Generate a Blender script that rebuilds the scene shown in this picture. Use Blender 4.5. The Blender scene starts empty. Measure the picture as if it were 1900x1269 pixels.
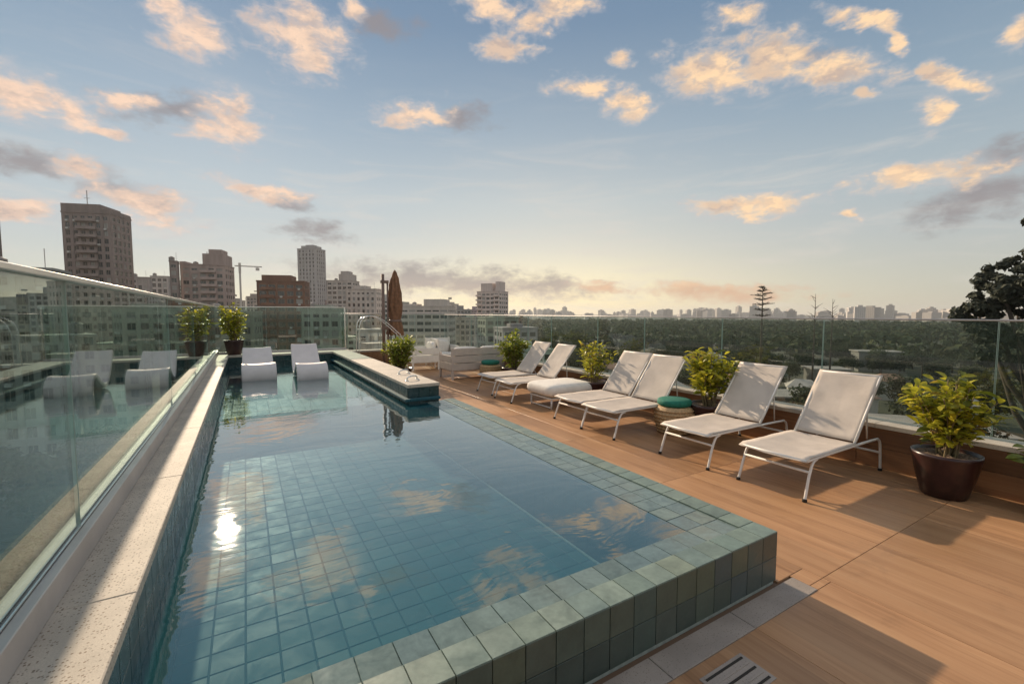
import bpy, bmesh, math, random
from mathutils import Vector, Matrix, Euler
R_ = math.radians
rnd = random.Random(7)
scene = bpy.context.scene
COL = scene.collection

# ------------------------------------------------------------------ camera
cam_d = bpy.data.cameras.new("camera")
cam_d.sensor_width = 36.0
cam_d.lens = 830 * 36.0 / 1900
cam_d.clip_start = 0.05
cam_d.clip_end = 20000
cam = bpy.data.objects.new("camera", cam_d)
COL.objects.link(cam)
YAW, PITCH = R_(30.757), R_(3.757)
cam.location = (0, 0, 1.6)
cam.rotation_euler = (math.pi / 2 - PITCH, 0, -YAW)
scene.camera = cam

# ------------------------------------------------------------------ sun, sky, exposure
SUN_AZ, SUN_EL = R_(-2.6), R_(22.5)
sun_d = bpy.data.lights.new("sun", 'SUN')
sun_d.energy = 5.0
sun_d.angle = R_(0.9)
sun_d.color = (1.0, 0.80, 0.58)
sun = bpy.data.objects.new("sun", sun_d)
COL.objects.link(sun)
sdir = Vector((math.sin(SUN_AZ) * math.cos(SUN_EL), math.cos(SUN_AZ) * math.cos(SUN_EL), math.sin(SUN_EL)))
sun.rotation_euler = (-sdir).to_track_quat('-Z', 'Y').to_euler()
sun.location = (0, 0, 30)

scene.view_settings.view_transform = 'Standard'
scene.view_settings.look = 'None'
scene.view_settings.exposure = 0.15
scene.view_settings.gamma = 1.0
scene.cycles.max_bounces = 8
scene.cycles.diffuse_bounces = 3
scene.cycles.glossy_bounces = 4
scene.cycles.transmission_bounces = 4
scene.cycles.transparent_max_bounces = 24
scene.cycles.volume_bounces = 0
scene.cycles.use_denoising = True
scene.cycles.sample_clamp_indirect = 6.0
scene.cycles.caustics_reflective = False
scene.cycles.caustics_refractive = False


def nd(nt, typ, inp=None, **props):
    n = nt.nodes.new(typ)
    for k, v in props.items():
        setattr(n, k, v)
    if inp:
        for k, v in inp.items():
            s = n.inputs[k]
            if hasattr(v, 'is_output') or hasattr(v, 'links'):
                nt.links.new(v, s)
            else:
                s.default_value = v
    return n


def ma(nt, op, a, b=None, c=None, clamp=False):
    n = nt.nodes.new('ShaderNodeMath')
    n.operation = op
    n.use_clamp = clamp
    for i, v in enumerate((a, b, c)):
        if v is None:
            continue
        if hasattr(v, 'links'):
            nt.links.new(v, n.inputs[i])
        else:
            n.inputs[i].default_value = v
    return n.outputs[0]


def mixc(nt, f, a, b, blend='MIX'):
    n = nt.nodes.new('ShaderNodeMix')
    n.data_type = 'RGBA'
    n.blend_type = blend
    for i, v in ((0, f), (6, a), (7, b)):
        if hasattr(v, 'links'):
            nt.links.new(v, n.inputs[i])
        elif i == 0:
            n.inputs[i].default_value = v
        else:
            n.inputs[i].default_value = (v[0], v[1], v[2], 1)
    return n.outputs[2]


def ramp(nt, fac, stops, interp='LINEAR'):
    n = nt.nodes.new('ShaderNodeValToRGB')
    n.color_ramp.interpolation = interp
    el = n.color_ramp.elements
    while len(el) < len(stops):
        el.new(0.5)
    for e, (p, c) in zip(el, stops):
        e.position = p
        e.color = (c[0], c[1], c[2], 1) if hasattr(c, '__len__') else (c, c, c, 1)
    nt.links.new(fac, n.inputs[0])
    return n.outputs[0]


def maprange(nt, v, a, b, c=0.0, d=1.0, smooth=True):
    n = nt.nodes.new('ShaderNodeMapRange')
    n.interpolation_type = 'SMOOTHSTEP' if smooth else 'LINEAR'
    n.clamp = True
    if hasattr(v, 'links'):
        nt.links.new(v, n.inputs[0])
    for i, x in ((1, a), (2, b), (3, c), (4, d)):
        n.inputs[i].default_value = x
    return n.outputs[0]


# clouds: (azimuth, elevation, half width, half height, tilt) in degrees
WARM = [(-6.0, 27.5, 1.8, 1.8, -21), (-3.9, 26.2, 2.7, 1.7, -7), (6.2, 28.2, 4.2, 2.5, -2), (8.2, 26.8, 1.8, 1.4, -23), (12.0, 31.7, 1.5, 1.2, -20), (27.5, 33.0, 3.8, 1.3, -14), (33.1, 31.9, 2.6, 1.6, -1), (38.0, 33.0, 3.6, 1.1, -3), (-16.0, 18.0, 2.6, 1.8, -2), (-13.2, 17.3, 1.9, 1.3, -22), (-10.5, 16.3, 2.3, 0.5, 1), (-9.3, 19.1, 2.2, 0.6, 14), (-0.5, 19.6, 2.7, 2.4, -16), (-2.7, 18.7, 2.4, 1.1, 11), (19.2, 22.8, 3.9, 1.3, 8), (39.0, 25.5, 3.1, 1.1, -10), (44.8, 23.7, 2.8, 1.4, -14), (54.0, 25.5, 4.5, 2.0, -14), (60.4, 25.4, 3.4, 2.1, -13), (66.1, 23.0, 4.6, 1.3, -20), (56.6, 29.8, 3.1, 1.0, -2), (67.6, 26.4, 2.8, 0.5, -27), (69.9, 24.3, 1.8, 0.5, -49), (75.1, 19.6, 2.4, 0.6, -22), (73.4, 21.0, 1.2, 0.7, -58), (73.1, 17.6, 1.0, 1.2, -15), (58.3, 11.6, 5.7, 1.3, -3), (72.8, 12.5, 4.7, 1.2, -1), (2.0, 13.3, 3.4, 0.9, -2), (-7.9, 10.1, 3.9, 2.0, -7), (-16.4, 8.5, 2.6, 1.0, -3), (-12.0, 12.6, 1.7, 1.1, -15), (42.3, 3.1, 3.3, 0.6, -7), (55.2, 2.4, 7.3, 0.9, -4), (60.7, 2.0, 1.6, 0.8, -12), (30.4, 29.5, 3.0, 0.9, -6), (44.4, 28.1, 1.4, 0.7, -6), (68.8, 20.3, 0.9, 0.5, -14), (67.3, 9.9, 0.8, 0.5, -7), (78.0, 21.8, 0.9, 0.9, 20)]
GREY = [(-5.4, 19.4, 4.2, 1.1, 10), (15.3, 30.6, 2.7, 1.2, -1), (24.4, 22.9, 3.3, 1.1, -2), (76.9, 9.9, 4.2, 1.5, 10), (77.7, 13.1, 1.8, 1.1, 23), (-15.9, 12.7, 2.4, 0.8, 6), (-10.2, 11.5, 3.2, 1.3, -10), (24.6, 3.8, 12.6, 1.6, -4), (18.0, 4.1, 5.9, 1.3, 1), (7.6, 9.2, 3.0, 1.0, -1), (34.9, 3.4, 4.1, 0.9, -5), (62.8, 25.2, 2.4, 0.7, -14), (4.9, 12.5, 1.8, 0.7, -21)]


def build_world():
    w = bpy.data.worlds.new("World")
    scene.world = w
    w.use_nodes = True
    nt = w.node_tree
    nt.nodes.clear()
    out = nt.nodes.new('ShaderNodeOutputWorld')
    bg = nt.nodes.new('ShaderNodeBackground')
    nt.links.new(bg.outputs[0], out.inputs[0])
    sky = nt.nodes.new('ShaderNodeTexSky')
    sky.sky_type = 'NISHITA'
    sky.sun_disc = False
    sky.sun_elevation = SUN_EL
    sky.sun_rotation = SUN_AZ
    sky.altitude = 760
    sky.air_density = 1.0
    sky.dust_density = 0.3
    sky.ozone_density = 1.5
    tc = nt.nodes.new('ShaderNodeTexCoord')
    D = nd(nt, 'ShaderNodeVectorMath', {0: tc.outputs['Generated']}, operation='NORMALIZE').outputs[0]
    sx = nd(nt, 'ShaderNodeSeparateXYZ', {0: D})
    az = ma(nt, 'MULTIPLY', ma(nt, 'ARCTAN2', sx.outputs[0], sx.outputs[1]), 57.2958)
    el = ma(nt, 'MULTIPLY', ma(nt, 'ARCSINE', sx.outputs[2]), 57.2958)
    # clear-sky gradient
    eln = ma(nt, 'DIVIDE', el, 60.0, clamp=True)
    grad = ramp(nt, eln, [(0.0, (0.53, 0.495, 0.405)), (0.06, (0.525, 0.515, 0.45)), (0.13, (0.485, 0.51, 0.495)),
                          (0.22, (0.435, 0.50, 0.52)), (0.35, (0.30, 0.395, 0.475)), (0.52, (0.18, 0.275, 0.39)),
                          (1.0, (0.08, 0.155, 0.28))])
    # sunset glow low over the park
    da = ma(nt, 'DIVIDE', ma(nt, 'SUBTRACT', az, 36.0), 24.0)
    de = ma(nt, 'DIVIDE', ma(nt, 'SUBTRACT', el, 1.0), 6.0)
    g = ma(nt, 'EXPONENT', ma(nt, 'MULTIPLY', ma(nt, 'ADD', ma(nt, 'MULTIPLY', da, da), ma(nt, 'MULTIPLY', de, de)), -1.0))
    glow = nd(nt, 'ShaderNodeVectorMath', {0: (0.36, 0.235, 0.02), 'Scale': g}, operation='SCALE').outputs[0]
    de2 = ma(nt, 'DIVIDE', ma(nt, 'SUBTRACT', el, 2.0), 19.0)
    g2 = ma(nt, 'EXPONENT', ma(nt, 'MULTIPLY', ma(nt, 'ADD', ma(nt, 'MULTIPLY', da, da), ma(nt, 'MULTIPLY', de2, de2)), -1.0))
    glow2 = nd(nt, 'ShaderNodeVectorMath', {0: (0.22, 0.155, 0.07), 'Scale': g2}, operation='SCALE').outputs[0]
    clear = nd(nt, 'ShaderNodeVectorMath', {0: grad, 1: glow}, operation='ADD').outputs[0]
    clear = nd(nt, 'ShaderNodeVectorMath', {0: clear, 1: glow2}, operation='ADD').outputs[0]
    nis = nd(nt, 'ShaderNodeVectorMath', {0: sky.outputs[0], 'Scale': 0.075}, operation='SCALE').outputs[0]
    clear = mixc(nt, 0.20, clear, nis)
    # cloud field
    uv = nd(nt, 'ShaderNodeCombineXYZ', {0: az, 1: el}).outputs[0]
    st = nd(nt, 'ShaderNodeVectorMath', {0: D, 1: (1, 1, 1.9)}, operation='MULTIPLY').outputs[0]
    n1 = nd(nt, 'ShaderNodeTexNoise', {'Vector': st, 'Scale': 11.0, 'Detail': 5.0, 'Roughness': 0.6})
    n2 = nd(nt, 'ShaderNodeTexNoise', {'Vector': st, 'Scale': 24.0, 'Detail': 7.0, 'Roughness': 0.60, 'Distortion': 0.25})
    # the same field a little higher up: where it is thicker above, the cloud is in its own shade
    up = nd(nt, 'ShaderNodeVectorMath', {0: st, 1: (0, 0, 0.022)}, operation='ADD').outputs[0]
    n2u = nd(nt, 'ShaderNodeTexNoise', {'Vector': up, 'Scale': 24.0, 'Detail': 4.0, 'Roughness': 0.56, 'Distortion': 0.25})
    wv = nd(nt, 'ShaderNodeVectorMath', {0: n1.outputs['Color'], 1: (0.5, 0.5, 0.5)}, operation='SUBTRACT').outputs[0]
    wv = nd(nt, 'ShaderNodeVectorMath', {0: wv, 1: (5.5, 3.0, 0)}, operation='MULTIPLY').outputs[0]
    P = nd(nt, 'ShaderNodeVectorMath', {0: uv, 1: wv}, operation='ADD').outputs[0]

    def field(blobs, k):
        acc = None
        for (u, v, ru, rv, rot) in blobs:
            c_, s_ = math.cos(R_(rot)), math.sin(R_(rot))
            a = (c_ / (ru * k), s_ / (ru * k), 0)
            b = (-s_ / (rv * k), c_ / (rv * k), 0)
            x = nd(nt, 'ShaderNodeVectorMath', {0: P, 1: a}, operation='DOT_PRODUCT').outputs['Value']
            y = nd(nt, 'ShaderNodeVectorMath', {0: P, 1: b}, operation='DOT_PRODUCT').outputs['Value']
            x = ma(nt, 'SUBTRACT', x, a[0] * u + a[1] * v)
            y = ma(nt, 'SUBTRACT', y, b[0] * u + b[1] * v)
            l = ma(nt, 'MULTIPLY_ADD', x, x, ma(nt, 'MULTIPLY', y, y))
            acc = l if acc is None else ma(nt, 'SMOOTH_MIN', acc, l, 0.3)
        return ma(nt, 'SUBTRACT', 1.0, ma(nt, 'SQRT', ma(nt, 'MAXIMUM', acc, 0.0)))
    fw = field(WARM, 1.48)
    fg = field(GREY, 1.6)
    # unseen cloud added overhead and behind, larger and brighter to reflect in the pool
    n3 = nd(nt, 'ShaderNodeTexNoise', {'Vector': st, 'Scale': 3.4, 'Detail': 8.0, 'Roughness': 0.6})
    lo = maprange(nt, el, 32.0, 39.0)
    side = maprange(nt, ma(nt, 'ABSOLUTE', ma(nt, 'SUBTRACT', az, 31.0)), 54.0, 66.0)
    low = maprange(nt, el, 3.0, 8.0)
    away = ma(nt, 'MAXIMUM', lo, ma(nt, 'MULTIPLY', side, low))
    fo = ma(nt, 'MULTIPLY', maprange(nt, n3.outputs['Fac'], 0.46, 0.62), away)
    d2 = ma(nt, 'MULTIPLY', ma(nt, 'SUBTRACT', n2.outputs['Fac'], 0.5), 1.9)
    dw = maprange(nt, ma(nt, 'ADD', fw, d2), -0.05, 0.95)
    dg = maprange(nt, ma(nt, 'ADD', fg, d2), -0.12, 0.95)
    do = maprange(nt, ma(nt, 'ADD', fo, ma(nt, 'MULTIPLY', d2, 0.35)), 0.2, 0.8)
    # cloud colours: peach where the low light gets in, mauve grey in their own shade
    selfsh = maprange(nt, ma(nt, 'SUBTRACT', n2u.outputs['Fac'], n2.outputs['Fac']), -0.05, 0.10)
    shade = ma(nt, 'MULTIPLY', ma(nt, 'ADD', maprange(nt, n1.outputs['Fac'], 0.44, 0.64, 0.0, 0.65), ma(nt, 'MULTIPLY', selfsh, 0.4)), maprange(nt, dw, 0.2, 0.9), clamp=True)
    warmth = maprange(nt, az, -10.0, 62.0)
    peach = mixc(nt, warmth, (0.88, 0.635, 0.48), (0.97, 0.675, 0.41))
    lit = mixc(nt, maprange(nt, dw, 0.0, 0.85), (0.52, 0.50, 0.52), peach)
    wcol = mixc(nt, ma(nt, 'MULTIPLY', shade, 0.75), lit, (0.42, 0.345, 0.33))
    lowc = maprange(nt, el, 1.5, 6.0)
    wcol = mixc(nt, lowc, (0.66, 0.42, 0.27), wcol)
    gcol = mixc(nt, lowc, (0.40, 0.315, 0.29), (0.28, 0.25, 0.255))
    veil = nd(nt, 'ShaderNodeTexNoise', {'Vector': nd(nt, 'ShaderNodeVectorMath', {0: D, 1: (2.0, 2.0, 13.0)}, operation='MULTIPLY').outputs[0], 'Scale': 2.2, 'Detail': 7.0, 'Roughness': 0.62, 'Distortion': 0.9})
    vf = ma(nt, 'MULTIPLY', maprange(nt, veil.outputs['Fac'], 0.45, 0.75, 0.0, 0.42), maprange(nt, el, 30.0, 9.0))
    clear = mixc(nt, vf, clear, (0.68, 0.62, 0.56))
    c1 = mixc(nt, ma(nt, 'MULTIPLY', dg, 0.82), clear, gcol)
    c1 = mixc(nt, ma(nt, 'POWER', ma(nt, 'MULTIPLY', dw, 0.97), 0.8), c1, wcol)
    ocol = mixc(nt, maprange(nt, n3.outputs['Fac'], 0.56, 0.72), (1.5, 1.36, 1.2), (0.46, 0.45, 0.46))
    c1 = mixc(nt, ma(nt, 'MULTIPLY', do, 0.9), c1, ocol)
    below = maprange(nt, el, -2.0, 0.0)
    c1 = mixc(nt, below, (0.16, 0.15, 0.13), c1)
    nt.links.new(c1, bg.inputs[0])
    bg.inputs[1].default_value = 1.0
    w.cycles.sampling_method = 'MANUAL'
    w.cycles.sample_map_resolution = 512


build_world()

# ------------------------------------------------------------------ materials
M = {}


def mat(name):
    m = bpy.data.materials.new(name)
    m.use_nodes = True
    nt = m.node_tree
    b = nt.nodes['Principled BSDF']
    M[name] = m
    return m, nt, b


def simple(name, col, rough=0.6, metal=0.0, var=0.0, scale=8.0, bump=0.0, spec=0.5):
    m, nt, b = mat(name)
    b.inputs['Roughness'].default_value = rough
    b.inputs['Metallic'].default_value = metal
    b.inputs['Specular IOR Level'].default_value = spec
    if var or bump:
        tc = nt.nodes.new('ShaderNodeTexCoord')
        n = nd(nt, 'ShaderNodeTexNoise', {'Vector': tc.outputs['Object'], 'Scale': scale, 'Detail': 5.0, 'Roughness': 0.6})
        c = mixc(nt, maprange(nt, n.outputs['Fac'], 0.3, 0.7), [x * (1 - var) for x in col], [min(1, x * (1 + var)) for x in col])
        nt.links.new(c, b.inputs['Base Color'])
        if bump:
            bp = nd(nt, 'ShaderNodeBump', {'Height': n.outputs['Fac'], 'Strength': bump, 'Distance': 0.01})
            nt.links.new(bp.outputs[0], b.inputs['Normal'])
    else:
        b.inputs['Base Color'].default_value = (*col, 1)
    return m


def rand_piece(nt):
    oi = nt.nodes.new('ShaderNodeObjectInfo')
    ge = nt.nodes.new('ShaderNodeNewGeometry')
    return ma(nt, 'FRACT', ma(nt, 'ADD', oi.outputs['Random'], ma(nt, 'MULTIPLY', ge.outputs['Random Per Island'], 7.31)))


def tile_mat(name, stops, rough=(0.25, 0.5), scale=6.0, bump=0.15, spec=0.5, amp=0.28):
    m, nt, b = mat(name)
    r = rand_piece(nt)
    base = ramp(nt, r, stops)
    ge = nt.nodes.new('ShaderNodeNewGeometry')
    off = nd(nt, 'ShaderNodeCombineXYZ', {0: ma(nt, 'MULTIPLY', r, 31.0), 1: ma(nt, 'MULTIPLY', r, 17.0)}).outputs[0]
    p = nd(nt, 'ShaderNodeVectorMath', {0: ge.outputs['Position'], 1: off}, operation='ADD').outputs[0]
    n = nd(nt, 'ShaderNodeTexNoise', {'Vector': p, 'Scale': scale, 'Detail': 8.0, 'Roughness': 0.65, 'Distortion': 0.6})
    n2 = nd(nt, 'ShaderNodeTexNoise', {'Vector': p, 'Scale': scale * 6, 'Detail': 4.0})
    f = ma(nt, 'ADD', ma(nt, 'MULTIPLY', ma(nt, 'SUBTRACT', n.outputs['Fac'], 0.5), amp * 3), 1.0)
    f = ma(nt, 'ADD', f, ma(nt, 'MULTIPLY', ma(nt, 'SUBTRACT', n2.outputs['Fac'], 0.5), amp))
    col = nd(nt, 'ShaderNodeVectorMath', {0: base, 'Scale': f}, operation='SCALE').outputs[0]
    nt.links.new(col, b.inputs['Base Color'])
    nt.links.new(maprange(nt, n.outputs['Fac'], 0.3, 0.7, rough[0], rough[1]), b.inputs['Roughness'])
    b.inputs['Specular IOR Level'].default_value = spec
    bp = nd(nt, 'ShaderNodeBump', {'Height': n.outputs['Fac'], 'Strength': bump, 'Distance': 0.01})
    nt.links.new(bp.outputs[0], b.inputs['Normal'])
    return m


GREENS = [(0.0, (0.115, 0.145, 0.13)), (0.22, (0.145, 0.178, 0.155)), (0.42, (0.12, 0.158, 0.152)), (0.6, (0.155, 0.178, 0.145)), (0.8, (0.13, 0.17, 0.155)), (1.0, (0.17, 0.20, 0.175))]
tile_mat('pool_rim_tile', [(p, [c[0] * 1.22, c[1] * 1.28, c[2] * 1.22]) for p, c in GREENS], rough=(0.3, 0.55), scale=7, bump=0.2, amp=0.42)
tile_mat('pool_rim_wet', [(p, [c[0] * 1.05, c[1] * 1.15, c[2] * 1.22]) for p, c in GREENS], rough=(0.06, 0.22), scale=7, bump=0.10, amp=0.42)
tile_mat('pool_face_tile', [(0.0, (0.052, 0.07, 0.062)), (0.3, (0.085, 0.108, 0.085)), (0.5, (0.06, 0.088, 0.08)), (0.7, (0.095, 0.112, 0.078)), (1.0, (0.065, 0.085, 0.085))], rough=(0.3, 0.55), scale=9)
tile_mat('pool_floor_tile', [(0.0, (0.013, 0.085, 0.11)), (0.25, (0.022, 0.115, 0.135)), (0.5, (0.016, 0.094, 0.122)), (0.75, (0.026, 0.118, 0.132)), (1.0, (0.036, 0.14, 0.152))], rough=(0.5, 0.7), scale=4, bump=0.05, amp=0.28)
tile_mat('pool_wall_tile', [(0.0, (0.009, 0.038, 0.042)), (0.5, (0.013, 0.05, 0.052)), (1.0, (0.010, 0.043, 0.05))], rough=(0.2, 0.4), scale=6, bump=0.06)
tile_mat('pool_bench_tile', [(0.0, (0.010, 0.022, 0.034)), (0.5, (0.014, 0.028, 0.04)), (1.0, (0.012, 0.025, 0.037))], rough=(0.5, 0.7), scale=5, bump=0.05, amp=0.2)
simple('grout', (0.32, 0.36, 0.33), 0.8, var=0.15, scale=30)
simple('grout_dark', (0.014, 0.078, 0.10), 0.8, var=0.15, scale=30)


def wood(name, c0, c1, c2, axis, rough=0.5):
    """wood-look porcelain: grain runs along one axis, each piece with its own"""
    m, nt, b = mat(name)
    r = rand_piece(nt)
    ge = nt.nodes.new('ShaderNodeNewGeometry')
    off = nd(nt, 'ShaderNodeCombineXYZ', {0: ma(nt, 'MULTIPLY', r, 23.0), 1: ma(nt, 'MULTIPLY', r, 51.0), 2: ma(nt, 'MULTIPLY', r, 9.0)}).outputs[0]
    p = nd(nt, 'ShaderNodeVectorMath', {0: ge.outputs['Position'], 1: off}, operation='ADD').outputs[0]
    sc = {'Y': (9.0, 0.55, 9.0), 'X': (0.55, 9.0, 9.0), 'YZ': (9.0, 0.55, 14.0)}[axis]
    q = nd(nt, 'ShaderNodeVectorMath', {0: p, 1: sc}, operation='MULTIPLY').outputs[0]
    n = nd(nt, 'ShaderNodeTexNoise', {'Vector': q, 'Scale': 1.3, 'Detail': 7.0, 'Roughness': 0.62, 'Distortion': 0.5})
    q2 = nd(nt, 'ShaderNodeVectorMath', {0: q, 1: (5.0, 2.0, 5.0) if axis != 'X' else (2.0, 5.0, 5.0)}, operation='MULTIPLY').outputs[0]
    n2 = nd(nt, 'ShaderNodeTexNoise', {'Vector': q2, 'Scale': 1.5, 'Detail': 5.0, 'Roughness': 0.7})
    n3 = nd(nt, 'ShaderNodeTexNoise', {'Vector': ge.outputs['Position'], 'Scale': 1.1, 'Detail': 4.0})
    f = ma(nt, 'ADD', ma(nt, 'MULTIPLY', n.outputs['Fac'], 0.7), ma(nt, 'MULTIPLY', n2.outputs['Fac'], 0.3))
    col = ramp(nt, f, [(0.30, c0), (0.48, c1), (0.68, c2)])
    n5 = nd(nt, 'ShaderNodeTexNoise', {'Vector': ge.outputs['Position'], 'Scale': 2.6, 'Detail': 6.0, 'Roughness': 0.7, 'Distortion': 1.2})
    mark = maprange(nt, n5.outputs['Fac'], 0.56, 0.70, 0.0, -0.10)
    v = ma(nt, 'ADD', ma(nt, 'ADD', 0.80, mark), ma(nt, 'ADD', ma(nt, 'MULTIPLY', r, 0.20), ma(nt, 'MULTIPLY', n3.outputs['Fac'], 0.22)))
    sp = nd(nt, 'ShaderNodeSeparateXYZ', {0: ge.outputs['Position']})
    band = ma(nt, 'DIVIDE', sp.outputs[2 if axis == 'YZ' else 0], 0.1925)     # printed plank strips on each tile
    wn = nd(nt, 'ShaderNodeTexWhiteNoise', {'W': ma(nt, 'ADD', ma(nt, 'FLOOR', band), ma(nt, 'MULTIPLY', r, 97.0))}, noise_dimensions='1D')
    v = ma(nt, 'ADD', v, ma(nt, 'MULTIPLY', ma(nt, 'SUBTRACT', wn.outputs['Value'], 0.5), 0.20))
    edge = ma(nt, 'ABSOLUTE', ma(nt, 'SUBTRACT', ma(nt, 'FRACT', band), 0.5))
    v = ma(nt, 'MULTIPLY', v, maprange(nt, edge, 0.488, 0.496, 1.0, 0.84))
    col = nd(nt, 'ShaderNodeVectorMath', {0: col, 'Scale': v}, operation='SCALE').outputs[0]
    nt.links.new(col, b.inputs['Base Color'])
    nt.links.new(maprange(nt, n3.outputs['Fac'], 0.3, 0.7, rough - 0.12, rough + 0.12), b.inputs['Roughness'])
    bp = nd(nt, 'ShaderNodeBump', {'Height': f, 'Strength': 0.12, 'Distance': 0.006})
    nt.links.new(bp.outputs[0], b.inputs['Normal'])
    return m


wood('deck_tile', (0.25, 0.125, 0.055), (0.39, 0.208, 0.10), (0.475, 0.275, 0.14), 'Y', 0.5)
wood('cladding', (0.14, 0.062, 0.026), (0.225, 0.105, 0.047), (0.31, 0.155, 0.072), 'YZ', 0.5)
simple('deck_bed', (0.16, 0.10, 0.065), 0.9)


def stone(name, base, speck, scale=90.0, amount=0.32):
    m, nt, b = mat(name)
    ge = nt.nodes.new('ShaderNodeNewGeometry')
    p = ge.outputs['Position']
    v = nd(nt, 'ShaderNodeTexVoronoi', {'Vector': p, 'Scale': scale, 'Randomness': 1.0})
    hue = nd(nt, 'ShaderNodeSeparateXYZ', {0: v.outputs['Color']})
    dot = ma(nt, 'MULTIPLY', maprange(nt, v.outputs['Distance'], 0.28, 0.42, 1.0, 0.0), maprange(nt, hue.outputs[0], 1 - amount - 0.03, 1 - amount + 0.03))
    n = nd(nt, 'ShaderNodeTexNoise', {'Vector': p, 'Scale': 5.0, 'Detail': 6.0})
    n2 = nd(nt, 'ShaderNodeTexNoise', {'Vector': p, 'Scale': 220.0, 'Detail': 2.0})
    c = mixc(nt, maprange(nt, n.outputs['Fac'], 0.3, 0.7), [x * 0.86 for x in base], [min(1, x * 1.1) for x in base])
    c = mixc(nt, maprange(nt, n2.outputs['Fac'], 0.3, 0.7, 0.0, 0.35), c, [x * 0.7 for x in base])
    sp = mixc(nt, hue.outputs[1], speck, [x * 0.62 for x in base])
    c = mixc(nt, dot, c, sp)
    nt.links.new(c, b.inputs['Base Color'])
    b.inputs['Roughness'].default_value = 0.72
    bp = nd(nt, 'ShaderNodeBump', {'Height': n2.outputs['Fac'], 'Strength': 0.25, 'Distance': 0.003})
    nt.links.new(bp.outputs[0], b.inputs['Normal'])
    return m


stone('coping_stone', (0.56, 0.49, 0.405), (0.19, 0.13, 0.085), 95, 0.55)
stone('parapet_stone', (0.52, 0.47, 0.40), (0.30, 0.25, 0.20), 120, 0.25)
stone('strip_stone', (0.34, 0.29, 0.25), (0.2, 0.16, 0.13), 140, 0.2)
simple('curb_metal', (0.46, 0.43, 0.41), 0.45, 0.25, var=0.08, scale=3)
simple('steel', (0.72, 0.72, 0.70), 0.22, 0.9)
simple('rail_metal', (0.70, 0.68, 0.62), 0.3, 0.75, var=0.06, scale=4)
simple('white_metal', (0.72, 0.68, 0.63), 0.4, 0.0, var=0.04, scale=20)
simple('pool_lounger_shell', (0.64, 0.59, 0.575), 0.5, var=0.05, scale=5)
simple('cushion_white', (0.76, 0.71, 0.64), 0.85, var=0.05, scale=14, bump=0.2)
simple('sofa_frame', (0.52, 0.44, 0.38), 0.55, var=0.07, scale=8)
simple('sofa_white', (0.74, 0.70, 0.64), 0.55, var=0.05, scale=8)
simple('green_fabric', (0.012, 0.155, 0.105), 0.8, var=0.2, scale=24, bump=0.35)
simple('parasol_cloth', (0.21, 0.105, 0.055), 0.85, var=0.25, scale=12, bump=0.4)
simple('parasol_pole', (0.17, 0.11, 0.085), 0.55, var=0.1)
simple('pot_glaze', (0.035, 0.012, 0.010), 0.32, var=0.35, scale=9, bump=0.1)
simple('soil', (0.17, 0.115, 0.075), 0.95, var=0.5, scale=60, bump=0.8)
simple('stem', (0.20, 0.15, 0.075), 0.8, var=0.2, scale=20)
simple('bark', (0.07, 0.055, 0.042), 0.9, var=0.3, scale=4)
simple('roof_bit', (0.25, 0.23, 0.21), 0.8, var=0.1, scale=0.4)
simple('crane_metal', (0.42, 0.40, 0.37), 0.6)


def fabric(name, col):
    m, nt, b = mat(name)
    tc = nt.nodes.new('ShaderNodeTexCoord')
    w1 = nd(nt, 'ShaderNodeTexWave', {'Vector': tc.outputs['Object'], 'Scale': 60.0, 'Distortion': 0.4, 'Detail': 1.0}, bands_direction='Y')
    n = nd(nt, 'ShaderNodeTexNoise', {'Vector': tc.outputs['Object'], 'Scale': 5.0, 'Detail': 5.0})
    c = mixc(nt, maprange(nt, n.outputs['Fac'], 0.3, 0.7), [x * 0.9 for x in col], [x * 1.05 for x in col])
    c = mixc(nt, ma(nt, 'MULTIPLY', w1.outputs['Fac'], 0.14), c, [x * 0.6 for x in col])
    nt.links.new(c, b.inputs['Base Color'])
    b.inputs['Roughness'].default_value = 0.8
    b.inputs['Specular IOR Level'].default_value = 0.25
    tr = nd(nt, 'ShaderNodeBsdfTranslucent', {'Color': (*[x * 0.9 for x in col], 1)})
    mx = nd(nt, 'ShaderNodeMixShader', {0: 0.16, 1: b.outputs[0], 2: tr.outputs[0]})
    bp = nd(nt, 'ShaderNodeBump', {'Height': n.outputs['Fac'], 'Strength': 0.25, 'Distance': 0.03})
    nt.links.new(bp.outputs[0], b.inputs['Normal'])
    nt.links.new(mx.outputs[0], nt.nodes['Material Output'].inputs[0])
    return m


fabric('sling', (0.68, 0.595, 0.515))


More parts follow.
